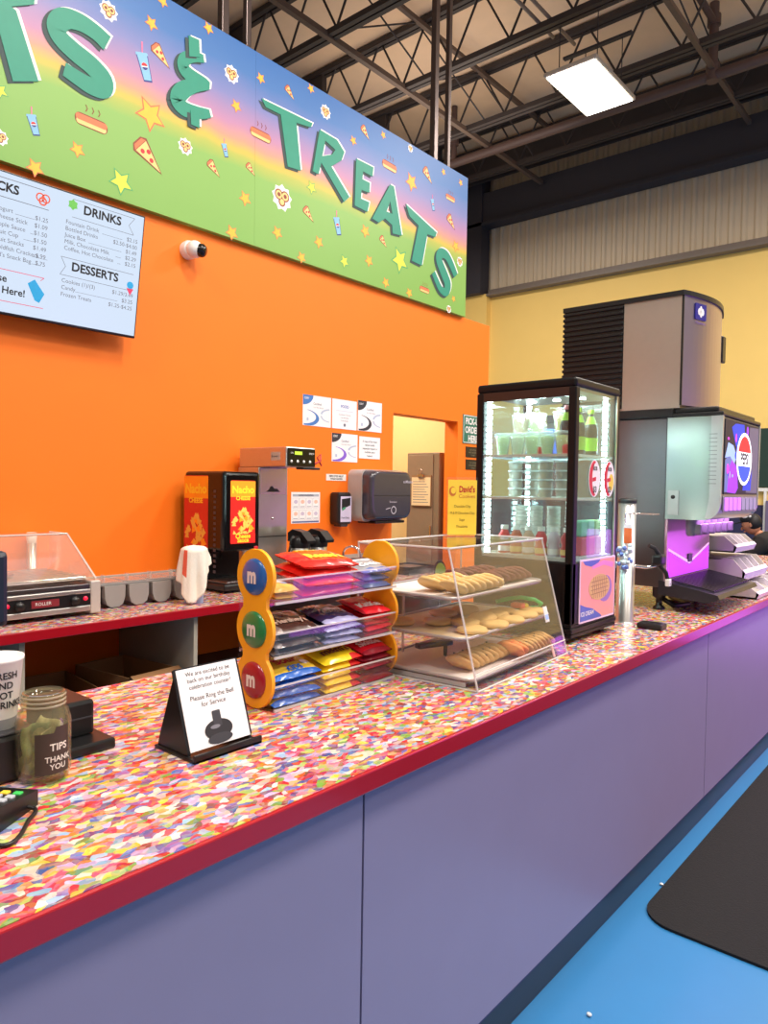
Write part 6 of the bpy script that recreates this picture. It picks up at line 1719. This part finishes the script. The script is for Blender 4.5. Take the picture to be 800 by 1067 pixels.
for i, s in enumerate(('FRESH', 'AND', 'HOT', 'DRINKS')):
    z = .095 - i * .018; r_ = .0335 + .012 * z / .122 + .001
    vs_, fs_ = text_geo(s, .02)
    m.add([(c0[0] + r_ * math.cos(-.55 + x * .017 / r_), c0[1] + r_ * math.sin(-.55 + x * .017 / r_), c0[2] + z + y * .017) for x, y in vs_], fs_)
m.build('printed_words', INK, cup)
# card terminal
cm_ = Matrix.Translation((-1.13, .445, FZ + .004)) @ Matrix.Rotation(R(28), 4, 'Z') @ Matrix.Rotation(R(-16), 4, 'X')
ct = thing('card_terminal', 'black card terminal with grey, green and yellow keys at left edge', 'card terminal', mtx=Matrix.Translation((-1.188, .435, FZ)) @ Matrix.Rotation(R(34), 4, 'Z'))
m = MB(); m.prism([(-.10, 0), (.10, 0), (.10, .026), (.05, .032), (-.10, .055)], (-.04, 0, 0), Y3, Z3, X3, 0, .08)
m.build('body', BLACK, ct, world=False)
def key_at(x, y): return .0335 - (y - .04) * .155
m = MB(); m.box(-.031, .031, -.095, -.03, .045, .0555, b=.003); m.build('display', mat('terminal_screen', (40, 46, 56), .15), ct, world=False)
KM = [mat('key_grey_light', (176, 182, 190), .4), mat('key_green', (60, 190, 90), .4), mat('key_yellow', (236, 200, 60), .4), mat('key_red', (210, 60, 60), .4)]
for r_ in range(5):
    for c in range(3):
        x, y = -.022 + c * .022, -.012 + r_ * .021
        z = .055 - (y + .10) * .153
        mi = 0 if r_ < 4 else (3, 2, 1)[c]
        MB().box(x - .007, x + .007, y - .006, y + .006, z - .004, z + .0035, b=.002).build('key', KM[mi], ct, world=False)
cbl = [(-1.205, .505, FZ + .012), (-1.185, .525, FZ + .005), (-1.155, .500, FZ + .004), (-1.115, .470, FZ + .004), (-1.10, .445, FZ + .004), (-1.125, .425, FZ + .004), (-1.2, .36, FZ + .004)]
tag(MB().tube(smooth(cbl), .0035, n=8).build('cable', BLACK), 'thin black cable curling from the card terminal', 'cable')
pm = thing('till_monitor', 'dark till monitor edge standing behind the cup at left frame edge', 'monitor', (-1.60, .56, FZ))
MB().box(-1.70, -1.55, .46, .60, FZ, FZ + .012, b=.004).build('base', BLACK, pm)
MB().box(-1.64, -1.61, .51, .55, FZ + .01, FZ + .28, b=.006).build('neck', BLACK, pm)
MB().box(-1.62, -1.585, .32, .648, FZ + .235, FZ + .395, b=.012).build('screen_back', mat('monitor_navy', (30, 36, 52), .3), pm)

# ================================================================ far end of the hall
gb = thing('wall_board', 'tall dark green board on the far yellow wall beside the drinks machine', 'board', (-2.75, 12.15, 1.5))
MB().box(-2.86, -2.60, 12.14, 12.19, 1.52, 2.42, b=.01).build('panel', mat('board_green', (30, 58, 50), .5), gb)
MB().box(-2.60, -2.59, 12.13, 12.19, 1.52, 2.42).build('frame', mat('board_frame', (60, 64, 60), .5), gb)
ws = thing('white_trim_post', 'white horizontal rail with a thin white post under the dark green board', 'rail', (-2.75, 12.1, 0))
MB().box(-2.86, -2.68, 12.10, 12.16, 1.46, 1.51).build('rail', WHITE, ws)
MB().box(-2.735, -2.70, 12.10, 12.16, 0, 1.46).build('post', WHITE, ws)
tag(MB().box(-2.69, -2.2, 12.02, 12.12, 0, 1.32, b=.01).build('purple_locker', mat('locker_purple', (112, 100, 128), .5)), 'purple-grey cabinet against the far wall behind the seated person', 'cabinet')
PX, PY = -1.775, 8.515
ch = thing('dining_chair', 'dark chair under the seated person at the far end of the hall', 'chair', (PX + .05, PY, 0))
MB().box(PX - .20, PX + .22, PY - .22, PY + .22, .315, .345, b=.012).build('seat', BLACK, ch)
MB().box(PX + .205, PX + .235, PY - .22, PY + .22, .45, .82, b=.012).build('backrest', BLACK, ch)
for x in (PX - .17, PX + .22):
    for y in (PY - .2, PY + .2):
        MB().cyl((x, y, 0), (x, y, 0.46 if x > PX else .32), .014, n=8).build('leg', CHROME, ch)
ta = thing('dining_table', 'small dark table in front of the seated person', 'table', (PX - .62, PY, 0))
MB().box(PX - .95, PX - .32, PY - .4, PY + .4, .70, .735, b=.01).build('tabletop', mat('table_navy', (40, 38, 64), .5), ta)
MB().cyl((PX - .74, PY, .02), (PX - .74, PY, .70), .04).build('column', BLACK, ta)
MB().lathe((PX - .74, PY, 0), [(.2, 0), (.19, .02), (.04, .04), (0, .04)], n=24).build('foot', BLACK, ta)

# seated person: one skinned body, leaning over the table towards -x
def skin_body(name, mat_, verts, edges, radii, parent, sub=2, root=0):
    me = bpy.data.meshes.new(name)
    Mi = RM[parent.name].inverted() if parent else Matrix.Identity(4)
    me.from_pydata([tuple(Mi @ Vector(v)) for v in verts], edges, [])
    o = bpy.data.objects.new(name, me); COL.objects.link(o)
    if parent: o.parent = parent; RM[o.name] = RM[parent.name]
    md = o.modifiers.new('skin', 'SKIN'); md.use_smooth_shade = True
    for i, r_ in enumerate(radii):
        sv = me.skin_vertices[0].data[i]
        sv.radius = (r_, r_) if not isinstance(r_, tuple) else r_
        sv.use_root = (i == root)
    sb = o.modifiers.new('sub', 'SUBSURF'); sb.levels = sub; sb.render_levels = sub
    me.materials.append(mat_)
    return o
pe = thing('person', 'person in black sweater and black cap seated leaning over a table', 'person', (PX, PY, 0))
SKIN = mat('skin', (186, 128, 100), .55, noise=.05)
# body (skin-coloured figure under the clothes)
bv = [(PX, PY, .47), (PX - .02, PY, .64), (PX - .07, PY, .80), (PX - .125, PY, .92), (PX - .17, PY, .975), (PX - .205, PY - .005, 1.02),
      (PX - .10, PY - .17, .90), (PX - .20, PY - .22, .765), (PX - .35, PY - .10, .90),
      (PX - .10, PY + .17, .90), (PX - .20, PY + .22, .765), (PX - .35, PY + .08, .90),
      (PX - .02, PY - .09, .46), (PX - .30, PY - .11, .47), (PX - .28, PY - .11, .09), (PX - .38, PY - .11, .05),
      (PX - .02, PY + .09, .46), (PX - .30, PY + .11, .47), (PX - .28, PY + .11, .09), (PX - .38, PY + .11, .05)]
be = [(0, 1), (1, 2), (2, 3), (3, 4), (4, 5), (3, 6), (6, 7), (7, 8), (3, 9), (9, 10), (10, 11), (0, 12), (12, 13), (13, 14), (14, 15), (0, 16), (16, 17), (17, 18), (18, 19)]
br = [.115, .12, .125, .085, .052, .055, .062, .045, .032, .062, .045, .032, .085, .068, .045, .04, .085, .068, .045, .04]
skin_body('body', SKIN, bv, be, br, pe)
sw = skin_body('sweater', mat('sweater_black', (30, 26, 26), .9, noise=.2, nscale=40), [bv[0], bv[1], bv[2], bv[3], bv[6], bv[7], (PX - .32, PY - .124, .873), bv[9], bv[10], (PX - .32, PY + .108, .873), (PX - .17, PY, .985)],
               [(0, 1), (1, 2), (2, 3), (3, 4), (4, 5), (5, 6), (3, 7), (7, 8), (8, 9), (3, 10)], [.14, .15, .165, .145, .095, .066, .048, .095, .066, .048, .092], pe)
skin_body('trousers', mat('jeans_navy', (34, 44, 84), .9, noise=.1), [bv[0], bv[12], bv[13], (PX - .28, PY - .11, .12), bv[16], bv[17], (PX - .28, PY + .11, .12)], [(0, 1), (1, 2), (2, 3), (0, 4), (4, 5), (5, 6)], [.135, .10, .08, .062, .10, .08, .062], pe)
for y in (-.11, .11): MB().ell((PX - .35, PY + y, .045), (.13, .05, .045), n=14, m=8).build('shoe', BLACK, pe)
# head with face
hc = Vector((PX - .255, PY - .015, 1.09))
hm = MB()
hq_ = Matrix.Rotation(R(-22), 3, 'Y')
def headfn(v):
    d = v - hc
    if d.x < 0: d.x *= 1.06
    if d.z < -.03: d.x *= .92; d.y *= .86
    return hc + hq_ @ d
hm.ell(hc, (.092, .074, .112), n=24, m=18, fn=headfn)
def hp_(x, y, z): return hc + hq_ @ Vector((x, y, z))
hm.ell(hp_(-.105, 0, -.012), (.014, .012, .02), n=10, m=8)
hm.ell(hp_(-.092, 0, -.052), (.012, .026, .007), n=10, m=6)
for y in (-.074, .074): hm.ell(hp_(.005, y, -.005), (.018, .008, .028), n=10, m=8)
hd = hm.build('head', SKIN, pe)
em_ = MB()
for y in (-.03, .03): em_.ell(hp_(-.089, y, .014), (.009, .011, .007), n=10, m=6)
em_.build('eyes', mat('eye_dark', (40, 30, 28), .3), pe)
hr = MB(); hr.ell(hp_(.028, 0, .012), (.078, .082, .095), n=20, m=14)
hr.build('hair', mat('hair_black', (24, 20, 22), .6, noise=.2, nscale=60), pe)
cp = MB(); cp.ell(hp_(.0, 0, .065), (.098, .084, .066), n=22, m=12); cp.box(hp_(-.16, 0, .06).x, hp_(-.07, 0, .06).x, PY - .075, PY + .045, hp_(-.1, 0, .055).z - .006, hp_(-.1, 0, .055).z + .004, b=.004, rot=Matrix.Rotation(R(-16), 3, 'Y'))
cp.build('cap', mat('cap_black', (26, 24, 30), .8), pe)
MB().ell(hp_(-.015, -.066, .095), (.032, .022, .022), n=10, m=8).ell(hp_(.03, -.072, .082), (.014, .012, .014), n=8, m=6).build('cap_emblem', WHITE, pe)
# hands with fingers curled round a phone
for sy, yy in ((-1, PY - .10), (1, PY + .08)):
    palm = Vector((PX - .39, yy + (.02 if sy < 0 else -.02), .925))
    m_ = [tuple(Vector((PX - .35, yy, .90))), tuple(palm)]
    vv = [m_[0], m_[1]]; ee = [(0, 1)]; rrs = [(.026, .026), (.034, .02)]
    for k in range(4):
        b0 = palm + Vector((-.03, (-.024 + .016 * k), .006)); L_ = (.036, .042, .04, .032)[k]
        i0 = len(vv)
        vv += [tuple(b0), tuple(b0 + Vector((-L_ * .8, -sy * .004, .010))), tuple(b0 + Vector((-L_ * 1.1, -sy * .012, -.012)))]
        ee += [(1, i0), (i0, i0 + 1), (i0 + 1, i0 + 2)]; rrs += [(.009, .009), (.0085, .0085), (.007, .007)]
    i0 = len(vv)
    vv += [tuple(palm + Vector((.0, -sy * .034, .012))), tuple(palm + Vector((-.03, -sy * .05, .018)))]
    ee += [(1, i0), (i0, i0 + 1)]; rrs += [(.011, .011), (.009, .009)]
    skin_body('hand', SKIN, vv, ee, rrs, pe, sub=1)
tag(MB().box(PX - .462, PX - .452, PY - .075, PY + .055, .90, .965, b=.003).build('phone', BLACKG), 'dark phone held in the seated person hands', 'phone')
